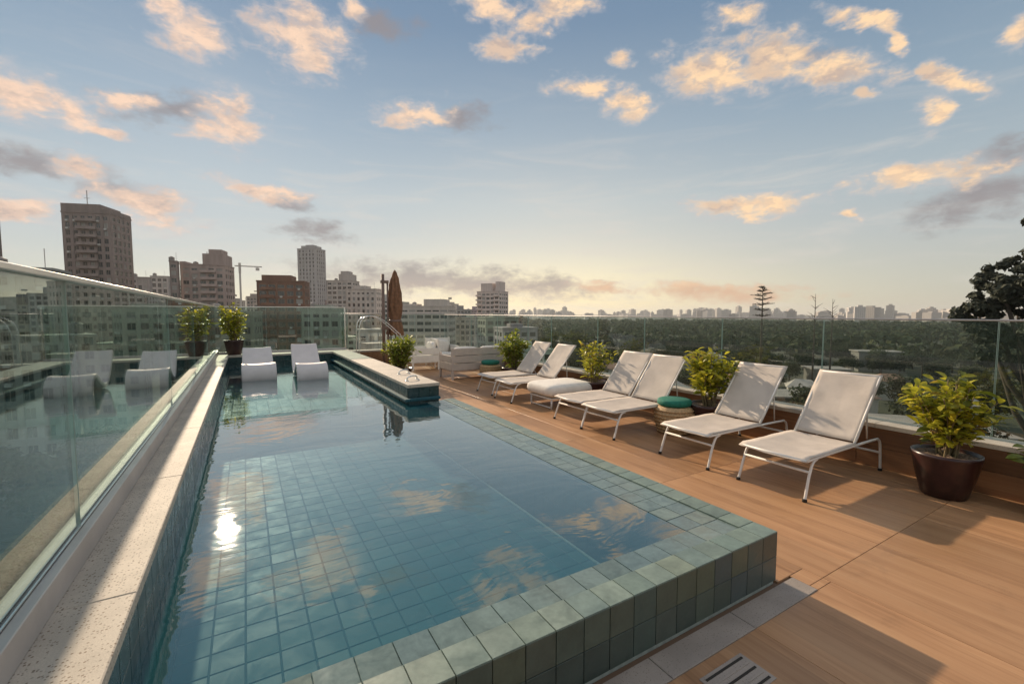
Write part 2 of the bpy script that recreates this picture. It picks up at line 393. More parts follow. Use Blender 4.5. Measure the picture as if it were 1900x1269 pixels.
def leaf_mat(name, stops, trans=0.35, rough=0.42, spec=0.5):
    m, nt, b = mat(name)
    r = rand_piece(nt)
    ge = nt.nodes.new('ShaderNodeNewGeometry')
    n = nd(nt, 'ShaderNodeTexNoise', {'Vector': ge.outputs['Position'], 'Scale': 25.0, 'Detail': 2.0})
    c = ramp(nt, r, stops)
    f = maprange(nt, n.outputs['Fac'], 0.2, 0.8, 0.75, 1.2)
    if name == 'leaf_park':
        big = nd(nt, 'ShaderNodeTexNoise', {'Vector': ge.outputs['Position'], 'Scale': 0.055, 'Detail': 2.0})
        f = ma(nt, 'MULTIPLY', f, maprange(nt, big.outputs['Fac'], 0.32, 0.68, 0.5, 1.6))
    c = nd(nt, 'ShaderNodeVectorMath', {0: c, 'Scale': f}, operation='SCALE').outputs[0]
    nt.links.new(c, b.inputs['Base Color'])
    b.inputs['Roughness'].default_value = rough
    b.inputs['Specular IOR Level'].default_value = spec
    tr = nd(nt, 'ShaderNodeBsdfTranslucent', {'Color': c})
    mx = nd(nt, 'ShaderNodeMixShader', {0: trans, 1: b.outputs[0], 2: tr.outputs[0]})
    nt.links.new(mx.outputs[0], nt.nodes['Material Output'].inputs[0])
    return m


leaf_mat('leaf_gold', [(0.0, (0.10, 0.13, 0.02)), (0.12, (0.19, 0.22, 0.025)), (0.4, (0.42, 0.41, 0.035)), (0.7, (0.64, 0.56, 0.05)), (0.9, (0.30, 0.31, 0.03)), (1.0, (0.36, 0.22, 0.05))], 0.52)
leaf_mat('leaf_lime', [(0.0, (0.12, 0.17, 0.025)), (0.5, (0.27, 0.31, 0.04)), (1.0, (0.42, 0.43, 0.055))], 0.5)
leaf_mat('leaf_green', [(0.0, (0.07, 0.11, 0.02)), (0.5, (0.13, 0.18, 0.03)), (1.0, (0.22, 0.26, 0.04))], 0.45)
leaf_mat('leaf_dark', [(0.0, (0.05, 0.056, 0.046)), (0.5, (0.07, 0.078, 0.06)), (1.0, (0.092, 0.098, 0.072))], 0.12, 0.8, 0.1)  # greyed and lightened: some of the haze is put into this leaf colour
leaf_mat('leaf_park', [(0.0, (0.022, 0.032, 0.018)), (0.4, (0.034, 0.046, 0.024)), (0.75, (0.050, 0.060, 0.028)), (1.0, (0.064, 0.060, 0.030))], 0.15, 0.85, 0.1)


def schlick(nt, f0, ior_pow=5.0):
    lw = nt.nodes.new('ShaderNodeLayerWeight')
    lw.inputs['Blend'].default_value = 0.5
    return lw, ma(nt, 'ADD', f0, ma(nt, 'MULTIPLY', 1.0 - f0, ma(nt, 'POWER', lw.outputs['Facing'], ior_pow)), clamp=True)


def glass(name, tint, f0=0.06):
    m = bpy.data.materials.new(name)
    m.use_nodes = True
    nt = m.node_tree
    nt.nodes.clear()
    out = nt.nodes.new('ShaderNodeOutputMaterial')
    lw, f = schlick(nt, f0)
    t = nd(nt, 'ShaderNodeBsdfTransparent', {'Color': (*tint, 1)})
    g = nd(nt, 'ShaderNodeBsdfGlossy', {'Color': (0.96, 1.0, 0.98, 1), 'Roughness': 0.0})
    mx = nd(nt, 'ShaderNodeMixShader', {0: f, 1: t.outputs[0], 2: g.outputs[0]})
    nt.links.new(mx.outputs[0], out.inputs[0])
    M[name] = m
    return m


glass('balustrade_glass', (0.735, 0.83, 0.80))
glass('clear_glass', (0.89, 0.94, 0.92))
simple('glass_edge', (0.30, 0.42, 0.37), 0.3, var=0.05)


def water():
    m = bpy.data.materials.new('pool_water')
    m.use_nodes = True
    nt = m.node_tree
    nt.nodes.clear()
    out = nt.nodes.new('ShaderNodeOutputMaterial')
    ge = nt.nodes.new('ShaderNodeNewGeometry')
    q = nd(nt, 'ShaderNodeVectorMath', {0: ge.outputs['Position'], 1: (1.0, 1.6, 1.0)}, operation='MULTIPLY').outputs[0]
    n = nd(nt, 'ShaderNodeTexNoise', {'Vector': q, 'Scale': 1.6, 'Detail': 3.0, 'Roughness': 0.55, 'Distortion': 0.8})
    n2 = nd(nt, 'ShaderNodeTexNoise', {'Vector': q, 'Scale': 9.0, 'Detail': 2.0})
    h = ma(nt, 'ADD', n.outputs['Fac'], ma(nt, 'MULTIPLY', n2.outputs['Fac'], 0.07))
    bp = nd(nt, 'ShaderNodeBump', {'Height': h, 'Strength': 0.045, 'Distance': 0.08})
    lw, f = schlick(nt, 0.055, 2.8)
    nt.links.new(bp.outputs[0], lw.inputs['Normal'])
    t = nd(nt, 'ShaderNodeBsdfTransparent', {'Color': (0.74, 0.92, 0.94, 1)})
    # diffuse teal veil imitates scattered light and hides shadow contrast on the floor
    n4 = nd(nt, 'ShaderNodeTexNoise', {'Vector': ge.outputs['Position'], 'Scale': 0.7, 'Detail': 3.0})
    body = nd(nt, 'ShaderNodeBsdfDiffuse', {'Color': mixc(nt, n4.outputs['Fac'], (0.026, 0.145, 0.185), (0.04, 0.175, 0.205))})
    tb_ = nd(nt, 'ShaderNodeMixShader', {0: 0.34, 1: t.outputs[0], 2: body.outputs[0]})
    g = nd(nt, 'ShaderNodeBsdfGlossy', {'Color': (1, 1, 1, 1), 'Roughness': 0.018, 'Normal': bp.outputs[0]})
    mx = nd(nt, 'ShaderNodeMixShader', {0: f, 1: tb_.outputs[0], 2: g.outputs[0]})
    nt.links.new(mx.outputs[0], out.inputs[0])
    M['pool_water'] = m


water()


def wall_mat():
    """building render: colour from the object, streaked by weather"""
    m, nt, b = mat('building_wall')
    oi = nt.nodes.new('ShaderNodeObjectInfo')
    ge = nt.nodes.new('ShaderNodeNewGeometry')
    q = nd(nt, 'ShaderNodeVectorMath', {0: ge.outputs['Position'], 1: (0.5, 0.5, 0.06)}, operation='MULTIPLY').outputs[0]
    n = nd(nt, 'ShaderNodeTexNoise', {'Vector': q, 'Scale': 1.0, 'Detail': 5.0, 'Roughness': 0.6})
    f = maprange(nt, n.outputs['Fac'], 0.3, 0.7, 0.82, 1.08)
    c = nd(nt, 'ShaderNodeVectorMath', {0: oi.outputs['Color'], 'Scale': f}, operation='SCALE').outputs[0]
    nt.links.new(c, b.inputs['Base Color'])
    b.inputs['Roughness'].default_value = 0.85
    m2, nt, b = mat('far_wall')
    oi = nt.nodes.new('ShaderNodeObjectInfo')
    tc = nt.nodes.new('ShaderNodeTexCoord')
    br = nd(nt, 'ShaderNodeTexBrick', {'Vector': tc.outputs['UV'], 'Color1': (0.5, 0.5, 0.5, 1), 'Color2': (0.75, 0.75, 0.75, 1), 'Mortar': (1, 1, 1, 1), 'Scale': 1.0, 'Mortar Size': 0.9, 'Brick Width': 3.2, 'Row Height': 3.0}, offset=0.0)
    c = mixc(nt, 1.0, oi.outputs['Color'], br.outputs['Color'], 'MULTIPLY')
    nt.links.new(c, b.inputs['Base Color'])
    b.inputs['Roughness'].default_value = 0.9


wall_mat()
simple('window_glass', (0.035, 0.04, 0.045), 0.12, spec=0.7)
simple('window_blind', (0.30, 0.29, 0.27), 0.6)
simple('unit_white', (0.5, 0.5, 0.48), 0.6)


def ground_mat():
    m, nt, b = mat('ground_cover')
    ge = nt.nodes.new('ShaderNodeNewGeometry')
    n = nd(nt, 'ShaderNodeTexNoise', {'Vector': ge.outputs['Position'], 'Scale': 0.012, 'Detail': 8.0, 'Roughness': 0.65})
    n2 = nd(nt, 'ShaderNodeTexNoise', {'Vector': ge.outputs['Position'], 'Scale': 0.15, 'Detail': 5.0})
    c = ramp(nt, n.outputs['Fac'], [(0.35, (0.030, 0.042, 0.020)), (0.5, (0.05, 0.06, 0.028)), (0.58, (0.09, 0.08, 0.055)), (0.7, (0.12, 0.115, 0.10))])
    c = mixc(nt, ma(nt, 'MULTIPLY', n2.outputs['Fac'], 0.6), c, (0.03, 0.038, 0.02))
    nt.links.new(c, b.inputs['Base Color'])
    b.inputs['Roughness'].default_value = 0.95


ground_mat()
simple('asphalt', (0.055, 0.054, 0.052), 0.9, var=0.2, scale=0.5)
simple('dark_gap', (0.03, 0.025, 0.02), 0.9)
simple('wicker', (0.50, 0.33, 0.17), 0.7, var=0.3, scale=40, bump=0.5)


# ------------------------------------------------------------------ mesh helpers
class MB:
    def __init__(s):
        s.v, s.f = [], []

    def box(s, x0, x1, y0, y1, z0, z1):
        b = len(s.v)
        s.v += [(x0, y0, z0), (x1, y0, z0), (x1, y1, z0), (x0, y1, z0), (x0, y0, z1), (x1, y0, z1), (x1, y1, z1), (x0, y1, z1)]
        s.f += [tuple(b + i for i in q) for q in ((0, 3, 2, 1), (4, 5, 6, 7), (0, 1, 5, 4), (1, 2, 6, 5), (2, 3, 7, 6), (3, 0, 4, 7))]
        return s

    def quad(s, *p):
        b = len(s.v)
        s.v += [tuple(q) for q in p]
        s.f.append(tuple(range(b, b + len(p))))
        return s

    def tube(s, pts, r, n=8, cap=True):
        pts = [Vector(p) for p in pts]
        rs = r if hasattr(r, '__len__') else [r] * len(pts)
        b = len(s.v)
        up = None
        for i, p in enumerate(pts):
            t = (pts[min(i + 1, len(pts) - 1)] - pts[max(i - 1, 0)]).normalized()
            if up is None:
                a = Vector((0, 0, 1)) if abs(t.z) < 0.9 else Vector((1, 0, 0))
                up = t.cross(a).normalized()
            up = (up - t * up.dot(t)).normalized()
            w = t.cross(up)
            for k in range(n):
                a = 2 * math.pi * k / n
                s.v.append(tuple(p + (up * math.cos(a) + w * math.sin(a)) * rs[i]))
        for i in range(len(pts) - 1):
            for k in range(n):
                k2 = (k + 1) % n
                s.f.append((b + i * n + k, b + i * n + k2, b + (i + 1) * n + k2, b + (i + 1) * n + k))
        if cap:
            s.f.append(tuple(b + k for k in range(n))[::-1])
            e = b + (len(pts) - 1) * n
            s.f.append(tuple(e + k for k in range(n)))
        return s

    def lathe(s, prof, n=24, c=(0, 0), closed=False):
        b = len(s.v)
        for r, z in prof:
            for k in range(n):
                a = 2 * math.pi * k / n
                s.v.append((c[0] + r * math.cos(a), c[1] + r * math.sin(a), z))
        for i in range(len(prof) - 1):
            for k in range(n):
                k2 = (k + 1) % n
                s.f.append((b + i * n + k, b + i * n + k2, b + (i + 1) * n + k2, b + (i + 1) * n + k))
        if prof[0][0] > 1e-4:
            s.f.append(tuple(b + k for k in range(n))[::-1])
        if prof[-1][0] > 1e-4:
            e = b + (len(prof) - 1) * n
            s.f.append(tuple(e + k for k in range(n)))
        return s

    def mesh(s, name, m, smooth=False):
        me = bpy.data.meshes.new(name)
        me.from_pydata(s.v, [], s.f)
        me.materials.append(M[m])
        if smooth:
            me.polygons.foreach_set('use_smooth', [True] * len(me.polygons))
        me.update()
        return me

    def build(s, name, m, parent=None, smooth=False, bevel=0.0, auto=None):
        me = s.mesh(name, m, smooth)
        o = bpy.data.objects.new(name, me)
        COL.objects.link(o)
        o.parent = parent
        if bevel:
            md = o.modifiers.new('bevel', 'BEVEL')
            md.width = bevel
            md.segments = 2
            md.limit_method = 'ANGLE'
        return o


def put(name, me, parent=None, loc=(0, 0, 0), rot=None, scale=None):
    o = bpy.data.objects.new(name, me)
    COL.objects.link(o)
    o.parent = parent
    o.location = loc
    if rot is not None:
        o.rotation_euler = rot
    if scale is not None:
        o.scale = scale
    return o


def tag(o, label=None, cat=None, group=None, kind=None):
    if label:
        o['label'] = label
    if cat:
        o['category'] = cat
    if group:
        o['group'] = group
    if kind:
        o['kind'] = kind
    return o


def empty(name, loc=(0, 0, 0), rz=0.0, label=None, cat=None, group=None, kind=None):
    o = bpy.data.objects.new(name, None)
    COL.objects.link(o)
    o.location = loc
    o.rotation_euler = (0, 0, rz)
    return tag(o, label, cat, group, kind)


TILES = {}


def tile_mesh(w, d, t, m, c=0.0025, name='tile'):
    """a piece lying flat, its top at z = 0, with a small chamfer"""
    key = (round(w, 4), round(d, 4), round(t, 4), m, c)
    if key in TILES:
        return TILES[key]
    x, y = w / 2, d / 2
    v = []
    for (sx, sy, z) in ((x, y, -t), (x, y, -c), (x - c, y - c, 0)):
        v += [(-sx, -sy, z), (sx, -sy, z), (sx, sy, z), (-sx, sy, z)]
    f = [(8, 9, 10, 11)]
    for L in (0, 4):
        for k in range(4):
            k2 = (k + 1) % 4
            f.append((L + k, L + k2, L + 4 + k2, L + 4 + k))
    me = bpy.data.meshes.new(name)
    me.from_pydata(v, [], f)
    me.materials.append(M[m])
    TILES[key] = me
    return me


def tiles_joined(cells, t, c=0.002):
    """cells: (centre, u vector, v vector, normal): one mesh holding many chamfered pieces"""
    mb = MB()
    for (p, u, v, n) in cells:
        p, u, v, n = Vector(p), Vector(u), Vector(v), Vector(n)
        b = len(mb.v)
        un, vn = u.normalized() * c, v.normalized() * c
        for (uu, vv, h) in ((u, v, -t), (u, v, -c), (u - un, v - vn, 0.0)):
            for (a, bb) in ((-1, -1), (1, -1), (1, 1), (-1, 1)):
                mb.v.append(tuple(p + uu * a + vv * bb + n * h))
        mb.f.append((b + 8, b + 9, b + 10, b + 11))
        for L in (0, 4):
            for k in range(4):
                k2 = (k + 1) % 4
                mb.f.append((b + L + k, b + L + k2, b + L + 4 + k2, b + L + 4 + k))
    return mb


# ------------------------------------------------------------------ the terrace: deck, pool
GROUND = -28.0
PX0, PX1 = -0.39, 2.66          # pool: inner face of the left wall, outer face of the right rim
PY0 = 1.40                      # outer face of the near rim
PYB = 12.6                      # inner face of the far wall
WL = 0.300                      # water level
CT = 0.57                       # coping top
SX0, SX1, SY = 1.97, 2.43, 6.2  # spa wall
WALLX = 5.58                    # face of the right parapet
BACKY = 13.9
T = 0.147

deck = MB().box(-0.70, WALLX, -4.0, PY0 + 0.012, -0.965, -0.012).box(PX1 - 0.012, WALLX, PY0 + 0.012, SY, -0.965, -0.012).box(SX1 - 0.012, WALLX, SY, BACKY, -0.965, -0.012).build('deck', 'deck_bed')
tag(deck, kind='structure')
# wood-look floor tiles
xs = [-0.68] + [2.95 + 0.77 * k for k in range(-4, 4)] + [WALLX]
xs = sorted(x for x in xs if -0.69 <= x <= WALLX)
ys = [1.28 + 1.54 * k for k in range(-3, 9)]
gap = 0.0014


def deck_piece(x0, x1, y0, y1):
    if x1 - x0 < 0.03 or y1 - y0 < 0.03:
        return
    me = tile_mesh(x1 - x0 - 2 * gap, y1 - y0 - 2 * gap, 0.011, 'deck_tile', 0.0018, 'floor_tile')
    put('floor_tile', me, deck, ((x0 + x1) / 2, (y0 + y1) / 2, 0.0))


STRIP0, STRIP1 = 1.235, 1.375
for i in range(len(xs) - 1):
    for j in range(len(ys) - 1):
        x0, x1, y0, y1 = xs[i], xs[i + 1], ys[j], min(ys[j + 1], BACKY)
        if y0 >= BACKY:
            continue
        segs = []
        for (ya, yb, xmin) in ((-9, STRIP0, -9), (STRIP0, STRIP1 + 0.02, 2.80), (STRIP1 + 0.02, SY, PX1 + 0.012), (SY, 13.25, SX1 + 0.004), (13.25, 99, SX1 + 0.004)):
            a, b_ = max(y0, ya), min(y1, yb)
            c_ = max(x0, xmin)
            if b_ - a > 0.02 and x1 - c_ > 0.02:
                if segs and abs(segs[-1][0] - c_) < 1e-6 and abs(segs[-1][3] - a) < 1e-6:
                    segs[-1][3] = b_
                else:
                    segs.append([c_, x1, a, b_])
        for s_ in segs:
            deck_piece(*s_)
# stone strip along the foot of the pool, in lengths
x = 2.795
while x > -0.6:
    L = 0.62
    put('edge_strip', tile_mesh(L - 0.004, STRIP1 - STRIP0, 0.011, 'strip_stone', 0.002, 'edge_strip'), deck, (x - L / 2, (STRIP0 + STRIP1) / 2, 0.004))
    x -= L
# slotted floor drain let into the deck
dr = empty('floor_drain', (1.80, 1.09, 0.0), 0.0, 'small slotted metal floor drain set in the deck beside the pool foot', 'drain')
MB().box(-0.15, 0.15, -0.085, 0.085, 0.001, 0.003).build('drain_plate', 'strip_stone', dr)
for k in range(5):
    MB().box(-0.13, 0.13, -0.070 + k * 0.032, -0.060 + k * 0.032, 0.003, 0.006).build('slot_bar', 'strip_stone' if k % 2 else 'dark_gap', dr)

pool = empty('swimming_pool', (0, 0, 0), kind='structure')
# masonry body of the pool
mb = MB()
mb.box(-0.60, PX1 - 0.014, PY0 + 0.014, PY0 + 2 * T - 0.004, -0.92, WL - 0.0085)           # near wall
mb.box(PX1 - 3 * T + 0.002, PX1 - 0.014, PY0 + 2 * T - 0.004, SY, -0.92, WL - 0.0085)              # right wall
mb.box(SX0 + 0.014, SX1 - 0.014, SY + 0.014, 13.2, -0.92, CT - 0.045)             # spa wall
mb.box(PX0 - 0.014 - 0.30, PX0 - 0.014, PY0 + 0.02, 13.2, -0.92, CT - 0.045)      # left wall
mb.box(PX0 - 0.014, SX0 + 0.014, PYB + 0.014, 13.2, -0.92, CT - 0.045)            # far wall
mb.box(PX0 - 0.02, PX1 - 0.02, PY0 + 0.02, 13.2, -0.95, -0.2735)                   # floor bed
mb.box(PX0 - 0.014, SX0 + 0.014, 7.45, PYB + 0.014, -0.2735, 0.0965)                # shelf
mb.build('pool_body', 'grout_dark', pool)
# outer rows of the rim body stand higher (grout shows in the joints)
mb = MB()
mb.box(-0.38, PX1 - 0.014, PY0 + 0.014, PY0 + T, WL - 0.008, WL + 0.001)
mb.box(PX1 - T, PX1 - 0.014, PY0 + T, SY, WL - 0.008, WL + 0.001)
mb.box(-0.38, PX1 - 0.010, PY0 + 0.010, PY0 + 0.0139, -0.02, WL)
mb.box(PX1 - 0.0139, PX1 - 0.010, PY0 + 0.0139, SY, -0.02, WL)
mb.build('rim_grout', 'grout', pool)
jt = 0.0019
nx = int((PX1 - PX0) / T) + 1
for k in range(nx):                                    # near rim, two rows, and its outside face
    x1 = PX1 - k * T
    x0 = max(x1 - T, PX0)
    if x1 - x0 < 0.02:
        continue
    for r in range(2):
        if r == 1 and k < 1:
            continue
        top = WL + 0.012 if r == 0 else WL + 0.003
        me = tile_mesh(x1 - x0 - 2 * jt, T - 2 * jt, 0.013, 'pool_rim_wet' if r else 'pool_rim_tile', 0.0012)
        put('tile', me, pool, ((x0 + x1) / 2, PY0 + T * (r + 0.5), top + rnd.uniform(-0.0006, 0.0006)), (rnd.uniform(-0.004, 0.004), rnd.uniform(-0.004, 0.004), 0))
    for r in range(2):
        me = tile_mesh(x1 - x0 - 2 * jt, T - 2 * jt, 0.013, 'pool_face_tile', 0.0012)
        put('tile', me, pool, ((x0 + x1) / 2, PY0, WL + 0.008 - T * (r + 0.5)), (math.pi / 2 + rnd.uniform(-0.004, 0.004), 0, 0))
ny = int((SY - PY0) / T)
for k in range(1, ny + 1):                             # right rim, three rows, and its outside face
    y0 = PY0 + k * T
    y1 = min(y0 + T, SY)
    if y1 - y0 < 0.03:
        continue
    for r in range(3):
        top = WL + 0.012 if r == 0 else WL + 0.003
        if r > 0 and k < 2:
            top = WL + 0.003
        me = tile_mesh(T - 2 * jt, y1 - y0 - 2 * jt, 0.013, 'pool_rim_wet' if r else 'pool_rim_tile', 0.0012)
        put('tile', me, pool, (PX1 - T * (r + 0.5), (y0 + y1) / 2, top + rnd.uniform(-0.0006, 0.0006)), (rnd.uniform(-0.004, 0.004), rnd.uniform(-0.004, 0.004), 0))
cells = []
for k in range(0, ny + 1):
    y0 = PY0 + k * T
    y1 = min(y0 + T, SY)
    for r in range(2):
        cells.append(((PX1, (y0 + y1) / 2, WL + 0.008 - T * (r + 0.5)), (0, (y1 - y0) / 2 - jt, 0), (0, 0, T / 2 - jt), (1, 0, 0)))
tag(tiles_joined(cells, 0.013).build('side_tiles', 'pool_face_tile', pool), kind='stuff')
# floor tiles of the basin: the nearest 300 one by one, the others joined
FZ, FT = -0.27, 0.165
WX = PX1 - 3 * T                # inner face of the right wall
spots = []
y = PY0 + 2 * T + FT / 2
while y < 7.45:
    x = PX0 + FT / 2
    while x < WX:
        spots.append((x, y))
        x += FT
    y += FT
spots.sort(key=lambda p: math.hypot(p[0], p[1]))
fme = tile_mesh(FT - 0.006, FT - 0.006, 0.014, 'pool_floor_tile', 0.003, 'floor_tile')
for (x, y) in spots[:300]:
    put('floor_tile', fme, pool, (x, y, FZ))
cells = [((x, y, FZ), (FT / 2 - .0035, 0, 0), (0, FT / 2 - .0035, 0), (0, 0, 1)) for (x, y) in spots[300:]]
y = 7.45 + FT / 2
while y < PYB:
    x = PX0 + FT / 2
    while x < SX0:
        cells.append(((x, y, 0.10), (FT / 2 - .0035, 0, 0), (0, FT / 2 - .0035, 0), (0, 0, 1)))
        x += FT
    y += FT
x = PX0 + FT / 2
while x < SX0:
    for z in (0.01, -0.16):
        cells.append(((x, 7.438, z), (FT / 2 - .0035, 0, 0), (0, 0, FT / 2 - .0035), (0, -1, 0)))
    x += FT
tag(tiles_joined(cells, 0.013).build('far_floor_tiles', 'pool_floor_tile', pool), kind='stuff')
cells = []
y = PY0 + 2 * T + T / 2
while y < SY:
    for z in (0.205, 0.058, -0.089, -0.236):
        cells.append(((WX - 0.012, y, z), (0, T / 2 - jt, 0), (0, 0, T / 2 - jt), (-1, 0, 0)))
    y += T
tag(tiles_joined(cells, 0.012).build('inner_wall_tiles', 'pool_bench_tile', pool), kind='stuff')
MB().box(WX - 0.032, WX - 0.0125, PY0 + 2 * T, SY, FZ - 0.01, FZ + 0.010).build('cove_strip', 'grout', pool)
cells = []                                             # inside walls
hz = [CT - 0.045 - T * (k + 0.5) for k in range(7)]
y = PY0 + 2 * T + T / 2
while y < PYB:
    for z in hz:
        cells.append(((PX0, y, z), (0, T / 2 - jt, 0), (0, 0, T / 2 - jt), (1, 0, 0)))
        if y > SY + 0.05:
            cells.append(((SX0, y, z), (0, T / 2 - jt, 0), (0, 0, T / 2 - jt), (-1, 0, 0)))
    y += T
x = PX0 + T / 2
while x < SX0:
    for z in hz[:4]:
        cells.append(((x, PYB, z), (T / 2 - jt, 0, 0), (0, 0, T / 2 - jt), (0, -1, 0)))
    x += T
for k in range(3):
    for z in hz[:5]:
        cells.append(((SX0 + (SX1 - SX0) * (k + .5) / 3, SY, z), ((SX1 - SX0) / 6 - jt, 0, 0), (0, 0, T / 2 - jt), (0, -1, 0)))
for z in hz[:4]:
    y = SY + T / 2
    while y < 13.2:
        cells.append(((SX1, y, z), (0, T / 2 - jt, 0), (0, 0, T / 2 - jt), (1, 0, 0)))
        y += T
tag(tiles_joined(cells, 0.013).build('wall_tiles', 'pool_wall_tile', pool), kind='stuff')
# ledge just above the water along the spa wall
MB().box(SX0 - 0.07, SX0 - 0.001, SY - 0.07, PYB, WL + 0.035, WL + 0.075).box(SX0 - 0.001, SX1, SY - 0.07, SY - 0.001, WL + 0.035, WL + 0.075).build('wall_ledge', 'grout_dark', pool, bevel=0.008)
# coping slabs: left, far, spa wall
def coping(x0, x1, y0, y1):
    put('coping_slab', tile_mesh(x1 - x0 - 0.003, y1 - y0 - 0.003, 0.045, 'coping_stone', 0.004, 'coping_slab'), pool, ((x0 + x1) / 2, (y0 + y1) / 2, CT))
y = -0.7
while y < 13.2:
    coping(-0.72, PX0 + 0.012, y, min(y + 1.39, 13.2))
    y += 1.39
x = PX0 + 0.012
for k in range(2):
    L = (SX1 + 0.01 - x) if k else 1.4
    coping(x, x + L, PYB - 0.012, 13.2)
    x += L
y = SY - 0.012
while y < PYB - 0.05:
    y1 = min(y + 1.28, PYB - 0.012)
    coping(SX0 - 0.012, SX1 + 0.010, y, y1)
    y = y1
MB().box(-0.69, -0.405, -4.0, PY0 + 0.015, 0.0, CT - 0.046).build('side_wall', 'pool_wall_tile', pool)
# ledge outside the glass
MB().box(-0.80, -0.725, -2.0, 13.2, 0.30, 0.56).build('outer_ledge', 'parapet_stone', pool, bevel=0.006)

# water
wt = MB()
wt.quad((PX0, PY0 + 2 * T - .002, WL), (WX - 0.004, PY0 + 2 * T - .002, WL), (WX - 0.004, SY, WL), (PX0, SY, WL))
wt.quad((PX0, SY, WL), (SX0, SY, WL), (SX0, PYB, WL), (PX0, PYB, WL))
wo = wt.build('pool_water', 'pool_water')
tag(wo, kind='structure')

# the building that carries the terrace
tb = MB().box(-1.2, 6.4, -12, 14.6, GROUND, -0.97).build('terrace_building', 'building_wall')
tb.color = (0.42, 0.38, 0.34, 1)
tag(tb, 'pale building below that carries the roof terrace', 'building')

# right-hand and far parapet
def parapet(name, label, p0, p1, inward):
    """low wall from p0 to p1 with wood-look cladding boards and a stone top"""
    p0, p1 = Vector(p0), Vector(p1)
    L = (p1 - p0).length
    a = math.atan2(p1.y - p0.y, p1.x - p0.x)
    r = empty(name, (p0.x, p0.y, 0), a, label, 'wall')
    s = inward
    MB().box(0, L, *(sorted((-s * 0.012, -s * 0.27))), -0.30, 0.415).build('wall_core', 'deck_bed', r)
    x = 0
    while x < L - 0.05:
        w = min(1.54, L - x)
        for k in range(2):
            me = tile_mesh(w - 0.004, 0.2075 - 0.004, 0.011, 'cladding', 0.002, 'cladding_board')
            rot = (math.pi / 2, 0, 0) if s < 0 else (-math.pi / 2, 0, 0)
            put('cladding_board', me, r, (x + w / 2, 0, 0.2075 * (k + 0.5)), rot)
        x += w
    x = 0
    while x < L - 0.05:
        w = min(1.2, L - x)
        put('coping_slab', tile_mesh(w - 0.003, 0.32, 0.045, 'parapet_stone', 0.004, 'coping_slab'), r, (x + w / 2, -s * 0.135, 0.46))
        x += w
    return r


parapet('parapet_wall', 'low wood-clad parapet with pale stone top behind the deck loungers', (WALLX, -4.0, 0), (WALLX, BACKY + 0.28, 0), 1)
parapet('parapet_wall', 'short wood-clad parapet closing the far end of the deck', (SX1 + 0.02, BACKY, 0), (WALLX - 0.005, BACKY, 0), -1)


# glass balustrades
def balustrade(label, p0, p1, zb, zt, joints, channel, rail_r, gmat='balustrade_glass', posts=()):
    p0, p1 = Vector(p0), Vector(p1)
    L = (p1 - p0).length
    a = math.atan2(p1.y - p0.y, p1.x - p0.x)
    r = empty('glass_balustrade', (p0.x, p0.y, 0), a, label, 'balustrade')
    js = [0] + list(joints) + [L]
    for k in range(len(js) - 1):
        g0, g1 = js[k] + 0.004, js[k + 1] - 0.004
        gp = MB().box(g0, g1, -0.006, 0.006, zb - 0.03, zt - 0.012).build('glass_panel', gmat, r)
        for e in (g0, g1):
            MB().box(e - 0.0012, e + 0.0012, -0.0064, 0.0064, zb, zt - 0.013).build('polished_edge', 'glass_edge', gp)
    if channel:
        c0, c1, ch = channel
        MB().box(0, L, c0, -0.012, zb - ch, zb).box(0, L, 0.012, c1, zb - ch, zb).build('base_channel', 'curb_metal', r, bevel=0.004)
        MB().box(0, L, -0.012, 0.012, zb - ch, zb - 0.035).build('channel_bed', 'dark_gap', r)
        MB().box(0, L, -0.0118, -0.0062, zb - 0.034, zb + 0.006).box(0, L, 0.0062, 0.0118, zb - 0.034, zb + 0.006).build('gasket', 'steel', r)
    if rail_r > 0.02:
        MB().box(-0.02, L + 0.02, -rail_r, rail_r, zt - 0.014, zt + 0.010).build('handrail', 'rail_metal', r, bevel=0.004)
    else:
        MB().tube([(0, 0, zt), (L, 0, zt)], rail_r, 8).build('handrail', 'curb_metal', r, smooth=True)
    for x in posts:
        MB().box(x - 0.018, x + 0.018, -0.022, 0.022, zb - 0.2, zt - 0.014).build('post', 'steel', r, bevel=0.003)
    return r


LGX = -0.652
balustrade('long glass balustrade with pale rail and metal base along the left side of the pool', (LGX, -2.0, 0), (LGX, 13.1, 0), 0.675, 1.745,
           [1.65, 4.58, 7.45, 9.9, 12.4], (-0.05, 0.05, 0.105), 0.028)
balustrade('glass balustrade behind the far end of the pool', (LGX, 13.12, 0), (2.40, 13.12, 0), 0.62, 1.745,
           [1.1, 2.1], (-0.03, 0.03, 0.05), 0.022, posts=(3.03,))
balustrade('glass balustrade on the far deck parapet behind the parasol', (2.45, BACKY + 0.16, 0), (WALLX + 0.14, BACKY + 0.16, 0), 0.475, 1.56,
           [1.15, 2.25], None, 0.016, 'clear_glass')
balustrade('long glass balustrade on the wood-clad parapet behind the deck loungers', (WALLX + 0.16, -4.0, 0), (WALLX + 0.16, BACKY + 0.16, 0), 0.475, 1.53,
           [0.9, 2.3, 3.7, 5.2, 6.6, 7.88, 9.3, 10.46, 11.96, 12.9, 14.4, 16.0], None, 0.009, 'clear_glass')


